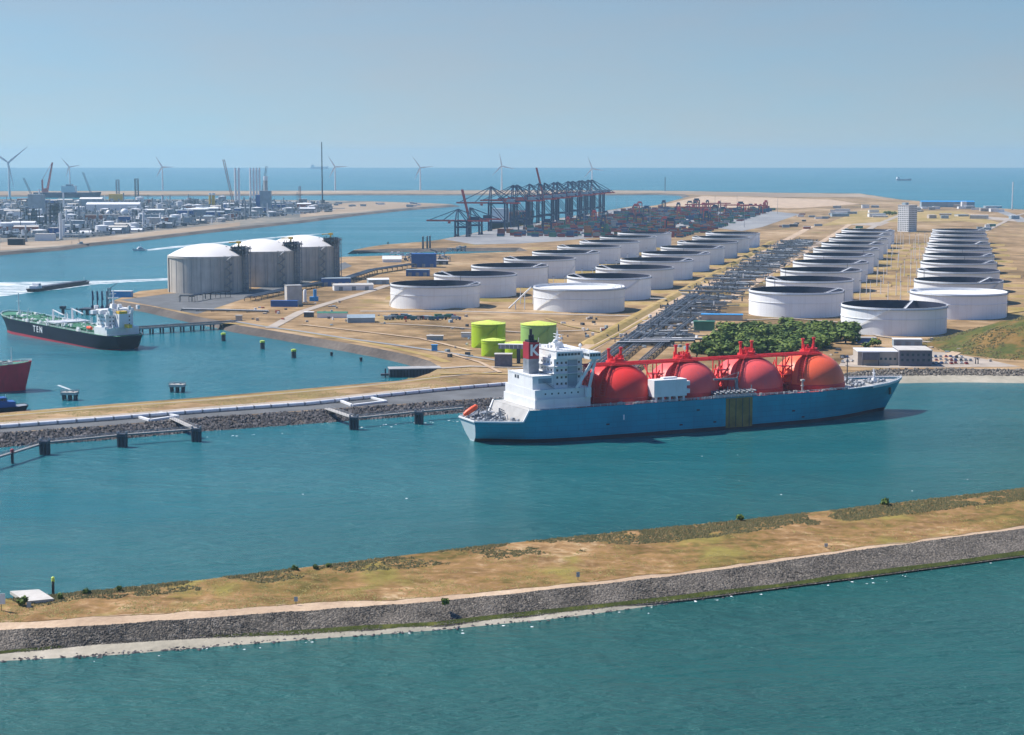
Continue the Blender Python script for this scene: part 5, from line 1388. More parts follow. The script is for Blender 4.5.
# --- mooring dolphins and piles
def dolphin(label, px, w=9, d=6, zt=4.2, cap='concrete_pale', z=0.0):
    q = gp(px[0], px[1], 0); t = thing('mooring_dolphin', label, 'dolphin', (q.x, q.y, 0), R(-5))
    MB().box(0, 0, zt - .9, w, d, 1.5).build('cap', cap, t)
    for x in (-w * .36, 0, w * .36):
        for y in (-d * .3, d * .3): MB().cyl((x, y, -1), (x + x * .1, y, zt - .9), .7, n=8).build('pile', 'steel_dark', t)
    mb = MB(); railing(mb, [(-w / 2, -d / 2, zt + .6), (w / 2, -d / 2, zt + .6), (w / 2, d / 2, zt + .6), (-w / 2, d / 2, zt + .6), (-w / 2, -d / 2, zt + .6)], 1.1, 2, .12)
    for x in (-2, 2): mb.cyl((x, 0, zt + .6), (x, 0, zt + 1.6), .5, n=8)
    mb.build('bollard_rail', 'steel_grey', t)
    return t
dolphin('mooring dolphin on dark piles off the dark red ship', (70, 400))
dolphin('mooring dolphin on dark piles standing alone in mid basin', (177.5, 392))
dolphin('mooring dolphin beside the first joint of the causeway walkway', (45, 454.5), 4.2, 4, 6, 'steel_dark')
dolphin('mooring dolphin in the middle of the causeway walkway', (122.5, 447), 4.2, 4, 6, 'steel_dark')
dolphin('mooring dolphin where the walkway meets the short gangway', (196.5, 441.5), 4.2, 4, 6, 'steel_dark')
dolphin('mooring dolphin at the foot of the long pale gangway', (354, 429.5), 4.2, 4, 6, 'steel_dark')
dolphin('mooring dolphin between the pale gangway and the ship stern', (419, 424), 4.2, 4, 6, 'steel_dark')
def pile(label, px, h=5.0, r_=1.1, top='lime_top', m='steel_dark', z=0.0, grp=None):
    q = gp(px[0], px[1], z); t = thing('mooring_pile', label, 'pile', (q.x, q.y, z), 0, grp)
    MB().cyl((0, 0, -1.5), (0, 0, h), r_, n=12).build('shaft', m, t, smooth=True)
    MB().lathe([(r_ + .12, h - 1.3), (r_ + .12, h + .1), (.05, h + .5)], 12).build('cap', top, t, smooth=True)
    MB().box(0, -r_ - .1, 1, .6, .3, h - 2).build('fender', 'black', t)
    return t
for k, (x, y) in enumerate(((223.5, 341), (262.5, 349), (293.8, 358), (331.5, 356), (361, 361.5))):
    pile('dark mooring pile in the basin, %s from the jetty along the stone slope' % ORD[k], (x, y), 6 if k < 3 else 2.6, 1.7 if k < 3 else .9, 'lime_top' if k < 3 else 'black')
pile('thin dark pile carrying the walkway end beside the causeway', (12.5, 463.5), 6.5, .7, 'red_boot')
pile('dark channel marker post with green top at the foreground landing stage', (53.5, 598.5), 6.6, .42, 'lime_top', z=3.2)
pile('tiny dark pile in open water off the inlet', (388, 244), 3, 1.1, 'black'); pile('tiny dark pile in open water near the last gas tank', (359, 254), 3, 1.1, 'black')
def walkway(label, p0, p1, w=1.7, m='concrete_grey'):
    a, b = Vector(p0), Vector(p1); d = b - a; t = thing('walkway', label, 'walkway', tuple(a), math.atan2(d.y, d.x)); L = math.hypot(d.x, d.y)
    MB().beam((0, 0, 0), (L, 0, d.z), w, .4).build('deck', m, t)
    for s_ in (-1, 1):
        mb = MB(); railing(mb, [(0, s_ * w * .45, .3), (L, s_ * w * .45, d.z + .3)], 1.1, 3, .1); mb.build('railing', 'steel_grey', t)
    MB().beam((0, 0, -.5), (L, 0, d.z - .5), .5, .5).build('girder', 'steel_grey', t)
    return t
def P(px, z): q = gp(px[0], px[1], z); return (q.x, q.y, z)
walkway('pale walkway running off to the thin pile', P((-30, 465), 5), P((12, 452.5), 5)); walkway('pale walkway between the thin pile and the first dolphin', P((13, 452.3), 5), P((43, 443), 5))
walkway('pale walkway between the first dolphin and the next along the causeway', P((48, 442), 5), P((119.5, 434.8), 5)); walkway('pale walkway reaching the short gangway dolphin', P((125.5, 434.2), 5), P((193.5, 429), 5))
walkway('pale walkway between the long gangway and the next dolphin', P((357, 417.5), 5), P((416, 411.5), 5)); walkway('pale walkway ending beside the ship stern', P((422, 411), 5), P((463, 407.5), 5))
walkway('short gangway from the white kerb down to the walkway', P((172, 418), 6), P((195, 428.5), 5.2), 3, 'concrete_pale'); walkway('long pale gangway from the white kerb to the dolphin', P((327, 408.5), 6), P((352, 417), 5.2), 3, 'concrete_pale')
def kerb(label, px):
    t = thing('kerbed_platform', label, 'platform', at(px[0]), 0); o = Vector(at(px[0])); pts = [Vector(at(p)) - o for p in px]
    for a, b in zip(pts, pts[1:]): MB().beam(a + Vector((0, 0, .7)), b + Vector((0, 0, .7)), 1.7, 1.0).build('kerb', 'white', t)
    return t
kerb('white kerbed platform at the head of the short gangway', [(133, 416.5), (150, 421.5), (178, 417.5), (160, 414)])
kerb('white kerbed platform at the head of the long gangway', [(338, 401), (352, 406.5), (386, 402.5), (370, 398.5)])
# white pipeline along the causeway, in joined lengths
WP = [(-60, 433.5), (0, 428.8), (50, 425), (100, 421.3), (150, 417.3), (200, 413.4), (255, 409.3), (310, 405.4), (375, 398.2), (440, 391.5), (478, 388), (515, 385)]
wp = [gp(*p) for p in WP]; o = wp[0]
wt = thing('causeway_pipeline', 'long white jointed pipeline lying along the causeway road', 'pipeline', tuple(o))
seg = [(b - a).length for a, b in zip(wp, wp[1:])]; tot = sum(seg)
def along(s_):
    for (a, b), L in zip(zip(wp, wp[1:]), seg):
        if s_ <= L: return a.lerp(b, s_ / L)
        s_ -= L
    return wp[-1]
n = int(tot / 9.4)
for k in range(n):
    a, b = along(tot * k / n + .5) - o, along(tot * (k + 1) / n - .5) - o
    MB().cyl(a + Vector((0, 0, 1.1)), b + Vector((0, 0, 1.1)), 1.15, n=12).build('pipe_section', 'pipe_white', wt, smooth=True)
    q = along(tot * (k + 1) / n) - o; MB().box(q.x, q.y, 0, .9, 2.2, 2.0, math.atan2((b - a).y, (b - a).x)).build('joint', 'steel_grey', wt)
# dark steel pontoon in the basin corner
a = gp(411, 377, 0); t = thing('pontoon', 'dark steel walled quay block in the basin corner', 'quay', (a.x + 2, a.y + 6, 0), R(9))
MB().box(0, 0, -1, 33, 12, 6).build('sheet_wall', 'steel_dark', t); MB().box(0, 0, 5.003, 33.6, 12.6, .5).build('top_slab', 'concrete_grey', t)
for k in range(16): MB().box(-15.5 + k * 2.05, -6.1, 0, .7, .5, 4.8).build('sheet_rib', 'black', t)
MB().box(-19.5, -3, 1, 5, 4, 1.2).build('landing_step', 'steel_dark', t); MB().cyl((-19, -3, -1), (-19, -3, 5.5), .5, n=8).build('guide_pile', 'steel_dark', t)

# --- foreground landing stage and signs
r_ = [gp(12, 604.5, 5.2), gp(29, 610, 5.4), gp(56, 602.5, 5.4), gp(38, 592.0, 5.2), gp(12, 594, 5.2)]
pts = [gp(10, 593.2, 5), gp(26, 603.6, 5), gp(54, 600.8, 5), gp(39, 591.4, 5)]
o = pts[0]; t = thing('landing_stage', 'flat pale concrete landing stage at the water beside the marker post', 'jetty', (o.x, o.y, 0))
loc = [(p.x - o.x, p.y - o.y) for p in pts]
MB().prism(loc, 4.7, 5.7).build('slab', 'concrete_pale', t)
for p in loc: MB().cyl((p[0] * .9 + 1.5, p[1] * .9 - .5, -1), (p[0] * .9 + 1.5, p[1] * .9 - .5, 4.7), .5, n=8).build('pile', 'steel_dark', t)
def sign(label, px, w, h, ph, z=5.4, m='white', rz=0.1):
    q = gp(px[0], px[1], z); t = thing('sign_board', label, 'sign', (q.x, q.y, z), rz)
    MB().box(0, 0, ph - h, w, .12, h).build('board', m, t); MB().cyl((0, .12, -.3), (0, .12, ph), .09, n=6).build('post', 'steel_dark', t)
    return t
sign('white sign board on a dark post in the dry grass by the landing stage', (1.5, 612), 2.4, 3.2, 5.6); sign('small pale sign low in the grass in front of the landing stage', (29, 608), 1.3, 1.4, 1.6, m='grey_blue')
sign('small pale sign on the meadow edge above the algae covered stones', (296, 604), 1.1, 1.4, 2.2, m='grey_blue'); sign('small pale sign on the middle of the spit meadow edge', (578, 580), 1.1, 1.6, 2.6, m='grey_blue'); sign('small pale sign on the bare sandy patch of the meadow', (826, 549), 1.2, 1.2, 2.0, m='concrete_pale')

# --- grey harbour building, annexe, cars
gb = thing('harbour_building', 'flat grey building with pale roof facing the ship bow', 'building', at((905, 366)), R(-3))
MB().box(6.5, 12, 0, 21, 26, 10).build('main_block', 'brick_grey', gb); MB().box(6.5, 12, 10.003, 21.6, 26.6, .5).build('main_roof', 'concrete_pale', gb)
MB().box(-17, 14, 0, 26, 22, 8.6).build('wing', 'wall_beige', gb); MB().box(-17, 14, 8.603, 26.4, 22.4, .5).build('wing_roof', 'white', gb)
MB().box(-22, 1.4, 3.8, 11, 3.4, 5).build('canopy_box', 'brick_grey', gb)
for x in (-27, -17): MB().cyl((x, .4, 0), (x, .4, 3.8), .25, n=8).build('canopy_post', 'steel_dark', gb)
for k in range(6): MB().box(-2 + 3.4 * k, -1.06, 3.2, 1.6, .16, 1.6).build('window', 'glass', gb)
for k in range(6): MB().box(-2 + 3.4 * k, -1.06, 6.6, 1.6, .16, 1.6).build('window', 'glass', gb)
for k in range(4): MB().box(-15 + 3 * k, 2.94, 3.5, 1.5, .16, 1.5).build('window', 'glass', gb)
gb2 = shed('annexe', 'small pale blue annexe behind the grey harbour building', (907, 345.5), 20, 9, 4.5, 'grey_blue', 'white', R(-4), doors=3)
shed('garage', 'low dark flat garage beside the small tree', (866, 342.5), 14, 8, 3.4, 'blue_shed', 'concrete_grey', R(-3))
def car(label, px, m, rz):
    t = thing('parked_car', label, 'car', at(px, 5.12), rz, 'cars parked by the harbour building')
    def body():
        mb = MB(); mb.box(0, 0, .32, 4.4, 1.8, .62); return mb
    def cabin():
        mb = MB(); o_ = [(-1.5, -.82, .94), (1.15, -.82, .94), (1.15, .82, .94), (-1.5, .82, .94), (-1.15, -.68, 1.5), (.45, -.68, 1.5), (.45, .68, 1.5), (-1.15, .68, 1.5)]
        return mb.add(o_, [(4, 5, 6, 7), (0, 1, 5, 4), (1, 2, 6, 5), (2, 3, 7, 6), (3, 0, 4, 7)])
    link(body, 'body', m, t, 'cb' + m); link(cabin, 'cabin', 'glass', t, 'cc'); link(lambda: MB().box(-.35, 0, 1.5, 1.5, 1.3, .05), 'roof', m, t, 'cr' + m)
    for x in (-1.35, 1.35):
        for y in (-.82, .82): link(lambda: MB().cyl((0, -.12, 0), (0, .12, 0), .33, n=10), 'wheel', 'black', t, 'cwh', (x, y, .33))
cols_ = ['car_white', 'car_silver', 'car_black', 'car_blue', 'car_red']; names = {'car_white': 'white', 'car_silver': 'silver', 'car_black': 'black', 'car_blue': 'dark blue', 'car_red': 'dark red'}
for k in range(26):
    m = rg.choice(cols_); i, j = k % 9, k // 9
    px = (931 + i * 5.0 + rg.uniform(-.6, .6), 357.5 + j * 3.1 + rg.uniform(-.3, .3))
    if i > 6 and j == 0: continue
    car('%s car parked beside the dark end wall of the grey building' % names[m], px, m, R(rg.choice([80, 84, 90, 262])))
for k in range(16):
    m = rg.choice(['car_white', 'car_white', 'car_silver', 'car_black', 'car_blue']); car('%s car parked under the canopy side of the grey building' % names[m], (842 + (k % 8) * 6.0 + rg.uniform(-1, 1), 357.5 + (k // 8) * 4.5 + rg.uniform(-.5, .5)), m, R(rg.choice([0, 90, 80, 270])))
for k in range(16):
    m = rg.choice(cols_); x = 388 + k * 4.6 + rg.uniform(-1.5, 1.5); y = rg.uniform(317.5, 320.5)
    t = thing('truck', '%s truck parked on the yard in front of the oil tank row' % names[m], 'truck', at((x, y)), rg.uniform(-.4, .4), 'trucks parked before the tank row')
    MB().box(-1.2, 0, 1.0, 6, 2.5, 2.4).build('cargo_box', rg.choice(['green_shed', 'steel_dark', 'grey_blue', 'box_teal']), t); MB().box(3.1, 0, .6, 2, 2.4, 2.2).build('cab', m, t)
    for xx in (-3, 0, 3):
        for yy in (-1.1, 1.1): link(lambda: MB().cyl((0, -.15, 0), (0, .15, 0), .5, n=8), 'wheel', 'black', t, 'twh', (xx, yy, .5))
for k, (x, y) in enumerate(((975.5, 364), (978, 364.2))):
    pole('dark lamp post on the yard beside the scrub hill', at((x, y)), 4, 'dark posts on the yard', m='steel_dark')

# --- white control tower block
tb = thing('tower_block', 'tall pale multi storey tower block standing between the tank rows', 'building', at((907, 231.5)), R(40))
TH, TW = 47, 24
MB().box(0, 0, 0, TW, TW, TH).build('core', 'white', tb); MB().box(0, 0, TH + .003, TW + 1, TW + 1, 1).build('roof', 'concrete_pale', tb); MB().box(-3, 3, TH + 1, 9, 8, 4).build('roof_house', 'grey_blue', tb)
for k in range(13):
    z = 2.2 + k * 3.45
    for i in range(6):
        link(lambda: MB().box(0, 0, 0, 2.2, .2, 1.6), 'window', 'glass', tb, 'tw1', (-10 + 4 * i, -TW / 2 - .06, z)); link(lambda: MB().box(0, 0, 0, .2, 2.2, 1.6), 'window', 'glass', tb, 'tw2', (-TW / 2 - .06, -10 + 4 * i, z))

# --- trees
def crown_mesh(seed, rx=4.2, rz=4.4, n=420, m='leaf'):
    rr_ = random.Random(seed); mb = MB(); lobes = [(rr_.uniform(-.55, .55) * rx, rr_.uniform(-.55, .55) * rx, rr_.uniform(-.35, .5) * rz, rr_.uniform(.42, .62)) for _ in range(8)]
    for _ in range(n):
        lx, ly, lz, ls = rr_.choice(lobes); th, ph = rr_.uniform(0, 6.28), math.acos(rr_.uniform(-1, 1)); q = ls * rr_.uniform(.6, 1.08)
        c = Vector((lx + rx * q * math.sin(ph) * math.cos(th), ly + rx * q * math.sin(ph) * math.sin(th), lz + rz * q * math.cos(ph)))
        s_ = rr_.uniform(.5, 1.15); nrm = (Vector((math.sin(ph) * math.cos(th), math.sin(ph) * math.sin(th), math.cos(ph))) + Vector((rr_.uniform(-.7, .7), rr_.uniform(-.7, .7), rr_.uniform(-.4, .8)))).normalized()
        a = nrm.orthogonal().normalized(); b = nrm.cross(a)
        mb.add([tuple(c + a * s_), tuple(c + b * s_ * .8), tuple(c - a * s_), tuple(c - b * s_ * .7)], [(0, 1, 2, 3)])
    return mb
tree_pool = []
def trunk_mesh(h, seed):
    rr_ = random.Random(seed); mb = MB().cyl((0, 0, -.3), (.2, .1, h), .35, .18, n=7)
    for k in range(5):
        a = rr_.uniform(0, 6.28); mb.cyl((.1, 0, h * rr_.uniform(.5, .95)), (math.cos(a) * 2.4, math.sin(a) * 2.4, h + rr_.uniform(.8, 3)), .16, .05, n=5)
    return mb
def tree(label, p, s, kind, group):
    t = thing('broadleaf_tree', label, 'tree', p, rg.uniform(0, 6.28), group); t.scale = (s * rg.uniform(1.0, 1.5), s * rg.uniform(1.0, 1.4), s * rg.uniform(.62, .95))
    link(lambda: trunk_mesh(2.6, kind), 'trunk', 'bark', t, 'tt%d' % kind); link(lambda: crown_mesh(kind), 'crown', 'leaf', t, 'tc%d' % kind, (0, 0, 4.3))
    return t
def inpoly(x, y, poly):
    c = False; j = len(poly) - 1
    for i in range(len(poly)):
        if (poly[i][1] > y) != (poly[j][1] > y) and x < (poly[j][0] - poly[i][0]) * (y - poly[i][1]) / (poly[j][1] - poly[i][1]) + poly[i][0]: c = not c
        j = i
    return c
TP = [(690, 361), (704, 348), (730, 334), (768, 330), (800, 329.5), (838, 331), (856, 338), (858, 346), (830, 350), (790, 356), (745, 361), (710, 364)]
pts_t = []
while len(pts_t) < 96:
    x, y = rg.uniform(688, 860), rg.uniform(328, 365)
    if inpoly(x, y, TP) and all((gp(x, y) - q).length > 4.6 for q, _, _ in pts_t): pts_t.append((gp(x, y), x, y))
for q, x, y in pts_t: tree('green leafy tree in the dense clump behind the ship domes', (q.x, q.y, 5), rg.uniform(1.05, 1.7), rg.randrange(5), 'trees of the clump behind the ship')
q = gp(875, 347); tree('small dark tree standing apart beside the flat garage', (q.x, q.y, 5), .95, 2, 'trees of the clump behind the ship'); q = gp(866, 349); tree('small low tree at the foot of the lone oil tank'.replace('small low', 'low bushy'), (q.x, q.y, 5), .7, 3, 'trees of the clump behind the ship')
for k, (x, y) in enumerate(((886, 215.5), (890, 215.2), (894, 215.5))): q = gp(x, y); tree('dark tree in the short row beside the pale tower block', (q.x, q.y, 5), 1.3, k, 'trees by the tower block')

# --- low vegetation of the spit and the hill
def tufts(name, spots, m, smin, smax, label, seed=3, blades=4, flat=1.0):
    rr_ = random.Random(seed); mb = MB()
    for p in spots:
        for _ in range(blades):
            s_ = rr_.uniform(smin, smax); a = rr_.uniform(0, 6.28); b_ = Vector((math.cos(a), math.sin(a), 0)) * s_ * .8; up = Vector((rr_.uniform(-.6, .6), rr_.uniform(-.6, .6), flat)) * s_
            c = Vector(p) + Vector((rr_.uniform(-.9, .9) * s_, rr_.uniform(-.9, .9) * s_, -.15)); d_ = Vector((-b_.y, b_.x, 0)); up = Vector((rr_.uniform(-.3, .3), rr_.uniform(-.3, .3), flat)) * s_
            mb.add([tuple(c - b_), tuple(c - d_), tuple(c + b_), tuple(c + d_), tuple(c + up)], [(0, 1, 4), (1, 2, 4), (2, 3, 4), (3, 0, 4)])
    return mb.build(name, m, kind='stuff', label=label, category='plants')
def meadow(t0, t1, i=None):
    i = rg.uniform(0, len(XS) - 1.01) if i is None else i; t = rg.uniform(t0, t1) * 14; j = min(13, int(t)); k = int(i); f_ = i - k
    return top_rows[j][k].lerp(top_rows[j][k + 1], f_).lerp(top_rows[j + 1][k].lerp(top_rows[j + 1][k + 1], f_), t - j), XS[k] + 8 * f_
sp_g, sp_s = [], []
def interp_back(x): return gp(x, interp(BACK, x), 5.4).y
for _ in range(9000):
    p, x = meadow(0, .25); 
    if fbm(p.x, p.y, .07) > -.15 and (x < 620 or rg.random() < .5): sp_g.append(p)
for _ in range(20000):
    p, x = meadow(.2, 1)
    if (x < 330 and fbm(p.x, p.y, .06) > -.1) or fbm(p.x, p.y, .05) + .6 * fbm(p.x, p.y, .2) > .22: sp_g.append(p)
for _ in range(26000):
    p, x = meadow(.66, 1.0); edge = (p.y - interp_back(x)) > -4.5; dens = (.75 if edge else .22) if x < 480 else ((.85 if edge else .5) if x < 640 else 1)
    if fbm(p.x + 50, p.y, .045) > .22 - .55 * dens and rg.random() < dens * 1.0: sp_s.append(p)
tufts('grass', sp_g, 'tuft', .25, .6, 'dry yellow grass tufts of the foreground spit', 3, 3, .55)
tufts('ground_cover', sp_s, 'scrub', .35, .9, 'low green scrub along the far edge of the spit', 5, 4, .7)
sp_l = []
for _ in range(26000):
    x, y = rg.uniform(180, 1024), rg.uniform(296, 392)
    if not inpoly(x, y, [(240, 323), (300, 300), (390, 312), (560, 316), (640, 318), (745, 316), (850, 334), (940, 336), (1024, 322), (1024, 340), (940, 345), (850, 345), (700, 366), (600, 386), (520, 383), (445, 372), (436, 360), (330, 336)]): continue
    q = gp(x, y)
    if fbm(q.x, q.y, .02) + .5 * fbm(q.x, q.y, .1) > .05: sp_l.append(q)
for _ in range(14000):
    i = rg.uniform(0, 460); y0 = interp([(0, 424), (100, 417), (200, 409), (310, 401), (430, 388), (470, 385)], i); y1 = interp([(0, 414), (110, 405), (200, 398.5), (340, 386.5), (440, 374.5), (470, 373)], i)
    q = gp(i, rg.uniform(y1, y0))
    if fbm(q.x, q.y, .03) > .0: sp_l.append(q)
tufts('tussock_cover', sp_l, 'tuft', .3, .8, 'rough dry tussocks dotted over the sandy terminal ground', 8, 2, .5)
sp_h = []
for _ in range(9000):
    u, v_ = rg.uniform(-1, 1), rg.uniform(-1, 1); x, y = hc.x + u * 105, hc.y + v_ * 100
    rr_ = math.sqrt(u * u + v_ * v_) + .10 * fbm(x, y, .02); h = max(0, 1 - rr_)
    if h < .04 or fbm(x, y, .03) < -.1: continue
    h = h * h * (3 - 2 * h); sp_h.append((x, y, 4.6 + 24 * h + (1.4 * h + .1) * fbm(x, y, .09)))
tufts('hill_scrub_cover', sp_h, 'scrub', .5, 1.2, 'low scrub covering the hill by the parking yard', 6, 3, .7)
for k, (x, y, s_) in enumerate(((87, 595, .42), (119, 590.5, .32), (295, 571, .36), (316, 569, .3), (329, 567.5, .3), (740, 520.5, .45), (885, 505, .5), (445, 604.5, .36), (22, 605, .5), (60, 598.5, .34))):
    q = gp(x, y, 5.3); t = thing('shrub', ['dark round shrub on the spit edge past the marker post', 'small dark shrub on the spit edge', 'green shrub on the far edge of the spit meadow', 'pale green shrub of a close pair on the spit edge', 'last shrub of the close pair on the spit edge', 'green shrub standing out of the scrub band', 'tallest shrub in the dark scrub band', 'single dark shrub on top of the stone slope', 'dark shrub under the landing stage edge', 'green shrub at the foot of the marker post'][k], 'shrub', (q.x, q.y, 5.2)); t.scale = (s_, s_, s_)
    MB().cyl((0, 0, -.5), (0, 0, 2.4), .2, .1, n=6).build('stem', 'bark', t); crown_mesh(60 + k, 3.6, 3.2, 320).build('foliage', 'leaf', t).location = (0, 0, 2.6)
# ================================================================ CONTAINER TERMINAL, FAR INDUSTRY, TURBINES
rg = random.Random(303)
QD = R(-13.6)        # quay direction, clockwise from +Y
qd = Vector((math.sin(-QD), math.cos(QD), 0)); qn = Vector((qd.y, -qd.x, 0))     # along the quay, inland
def quay(D): return Vector((-41 + (D - 3200) * .2424, D, 5))
def sts(label, D, big=True, raised=False, scale=1.0, group='quay cranes of the container terminal'):
    p = quay(D) + qn * 6; t = thing('quay_crane', label, 'crane', tuple(p), -(R(13.6)), group)     # local x inland, y along the quay
    bz, az = (50, 80) if big else (26, 46); out, back = (62, 26) if big else (52, 36); g = 30 if big else 20; k_ = 'B' if big else 'S'
    def frame():
        mb = MB()
        for y in (-9, 9):
            for x in (0, g): mb.beam((x, y, 0), (x, y, bz + 1), 2.8, 2.6)
            mb.beam((0, y, 16), (g, y, 16), 1.8, 2.4); mb.beam((0, y, bz), (g, y, bz), 1.8, 2.2); mb.beam((g, y, 16), (0, y, bz), 1.1)
            mb.beam((0, y, bz), (2, y * .35, az), 1.6); mb.beam((g, y, bz), (3, y * .35, az), 1.3)
            mb.box(0, y, 0, 3, 6, 2.2); mb.box(g, y, 0, 3, 6, 2.2)
        for x in (0, g): mb.beam((x, -9, 16), (x, 9, 16), 1.8, 2.4); mb.beam((x, -9, bz), (x, 9, bz), 1.6, 2); mb.beam((x, -9, 3), (x, 9, 3), 1.4, 2)
        mb.beam((2, -3.2, az), (2, 3.2, az), 1.4, 1.6)
        return mb
    link(frame, 'gantry_frame', 'crane_blue', t, 'cf' + k_)
    def boom():
        mb = MB()
        for y in (-3, 3): mb.beam((0, y, 0), (-out, y, 0), 1.2, 2.6)
        for i in range(8): mb.beam((-i * out / 7, -3, 0), (-i * out / 7, 3, 0), .9)
        return mb
    b = link(boom, 'boom', 'crane_red', t, 'cbm' + k_, (0, 0, bz + .8)); 
    if raised: b.rotation_euler = (0, R(76), 0)
    def bb():
        mb = MB()
        for y in (-3, 3): mb.beam((1.5, y, bz + .8), (g + back, y, bz + .8), 1.2, 2.4)
        mb.beam((g + back, -3, bz + .8), (g + back, 3, bz + .8), 1, 1.5)
        return mb
    link(bb, 'back_girder', 'crane_red', t, 'cbb' + k_)
    def stay():
        mb = MB()
        if not raised:
            for y in (-2.8, 2.8): mb.beam((2, y, az), (-out * .92, y, bz + 1.6), .7); mb.beam((2, y, az), (-out * .45, y, bz + 1.6), .6)
        for y in (-2.8, 2.8): mb.beam((3, y, az), (g + back * .9, y, bz + 2), .7)
        return mb
    link(stay, 'stay', 'crane_blue', t, 'cst' + k_ + str(raised))
    link(lambda: MB().box(g + back * .35, 0, bz + 2.1, 14, 7.5, 5.5), 'machine_house', 'grey_blue' if big else 'crane_blue', t, 'cmh' + k_)
    link(lambda: MB().box(-out * .25, 0, bz - 4, 4, 4, 3.2), 'trolley_cab', 'crane_red', t, 'ctc' + k_)
    return t
Ds = [3180, 3345, 3376, 3480, 3562, 3612, 3700, 3735, 3842, 3890, 3962, 3993, 4062, 4105]
for k, D in enumerate(Ds): sts('tall blue quay crane with red boom, %s in the line from the small cranes' % ORD[k], D, True, k == 5)
sts('small blue quay crane with low red boom at the end of the quay', 2960, False); sts('small quay crane with red boom raised beside the quay end', 3040, False, True)

# containers: stacks of boxes on the yard; the ones that show largest are single things
CL, CWd, CHt = 12.2, 2.44, 2.6
BM = ['box_red', 'box_red', 'box_green', 'box_green', 'box_blue', 'box_blue', 'box_grey', 'box_orange', 'box_teal', 'box_red']
BN = dict(box_red='dark red', box_green='green', box_blue='dark blue', box_grey='grey', box_orange='orange', box_teal='teal')
def cont_mesh(m):
    mb = MB().box(0, 0, .1, CL, CWd, CHt - .12)
    return mb
slots = []
for D in range(2980, 4500, 31):
    base = quay(D); k = 0
    for w in range(62, 620, 15):
        q = base + qn * w; x, y = 512 + 1750 * q.x / q.y, 156 + 1750 * 135 / q.y
        if any(((q - Vector((r.x, r.y, 5))).length < 62) for r in rA + rB) or y > 242: continue
        if x > 790 - (y - 205) * 3.2 or rg.random() < .36: continue
        slots.append((q, rg.choice([1, 2, 2, 3, 3, 4])))
slots.sort(key=lambda s: s[0].y)
made = 0; far_c = {}
for q, hgt in slots:
    for lane in range(2):
        m0 = rg.choice(BM)
        for z in range(hgt):
            m = rg.choice(BM) if rg.random() < .5 else m0; pos = q + qd * (lane * 3.0)
            if made < 300 and lane == 0:
                t = thing('shipping_container', '%s shipping container stacked in the terminal yard behind the oil tanks' % BN[m], 'container', (pos.x, pos.y, 5.1 + z * CHt), -R(13.6), BN[m] + ' containers of the terminal yard')
                link(lambda: cont_mesh(m), 'box', m, t, 'cn' + m); link(lambda: MB().box(CL / 2 + .04, 0, .3, .1, 2.0, 2.1), 'door', m, t, 'cd' + m)
                link(lambda: MB().box(0, -CWd / 2 - .03, .25, CL - .6, .06, 2.1), 'side_panel', m, t, 'cp' + m)
                made += 1
            else: far_c.setdefault(m, MB()).box(pos.x, pos.y, 5.1 + z * CHt, CL, CWd, CHt - .05, -R(13.6))
for m, mb in far_c.items(): mb.build('container_stacks', m, kind='stuff', label='%s boxes in the far container stacks' % BN[m], category='containers')
# yard cranes (straddle carriers and rail portals)
def yard_crane(q, m, s=1.0):
    t = thing('straddle_carrier', '%s portal carrier working among the container stacks' % ('dark red' if m == 'crane_red' else 'dark blue'), 'crane', tuple(q), -R(13.6) + rg.choice([0, R(90)]), ('red' if m == 'crane_red' else 'blue') + ' portal carriers of the yard'); t.scale = (s, s, s)
    def fr():
        mb = MB()
        for x in (-5, 5):
            for y in (-2.4, 2.4): mb.beam((x, y, 0), (x, y, 15), 1.0)
            mb.beam((x, -2.4, 15), (x, 2.4, 15), 1.2)
        for y in (-2.4, 2.4): mb.beam((-5.5, y, 15), (5.5, y, 15), 1.2, 1.6); mb.beam((-5.5, y, 1), (5.5, y, 1), 1.2, 1.4)
        return mb
    link(fr, 'portal_frame', m, t, 'yf' + m); link(lambda: MB().box(0, 0, 15.6, 8, 4.5, 2.6), 'engine_deck', m, t, 'ye' + m); link(lambda: MB().box(0, 0, 9.5, 7, 2.6, .9), 'spreader', 'yellow', t, 'ys')
    return t
for k in range(70):
    D = rg.uniform(3060, 4700); w = rg.uniform(60, 560); q = quay(D) + qn * w; x, y = 512 + 1750 * q.x / q.y, 156 + 1750 * 135 / q.y
    if any(((q - Vector((r.x, r.y, 5))).length < 62) for r in rA + rB) or x > 785 - (y - 205) * 3 or y < 206.5: continue
    yard_crane(q, rg.choice(['crane_red', 'crane_blue', 'crane_blue']), rg.uniform(1.0, 1.5))
for k, (x, y) in enumerate(((700, 213), (716, 211.5), (735, 213.5), (690, 216), (752, 214))):
    t = thing('rail_portal_crane', 'wide dark red rail portal crane over the far container rows', 'crane', at((x, y)), rg.uniform(-.2, .2), 'red rail portal cranes'); 
    def rp():
        mb = MB()
        for xx in (-25, 25):
            for yy in (-5, 5): mb.beam((xx, yy, 0), (xx, yy, 20), 1.3)
        for yy in (-3, 3): mb.beam((-36, yy, 20), (36, yy, 20), 1.4, 2.4)
        return mb
    link(rp, 'portal', 'crane_red', t, 'rp'); link(lambda: MB().box(8, 0, 21.5, 6, 5, 3), 'trolley', 'crane_red', t, 'rpt')
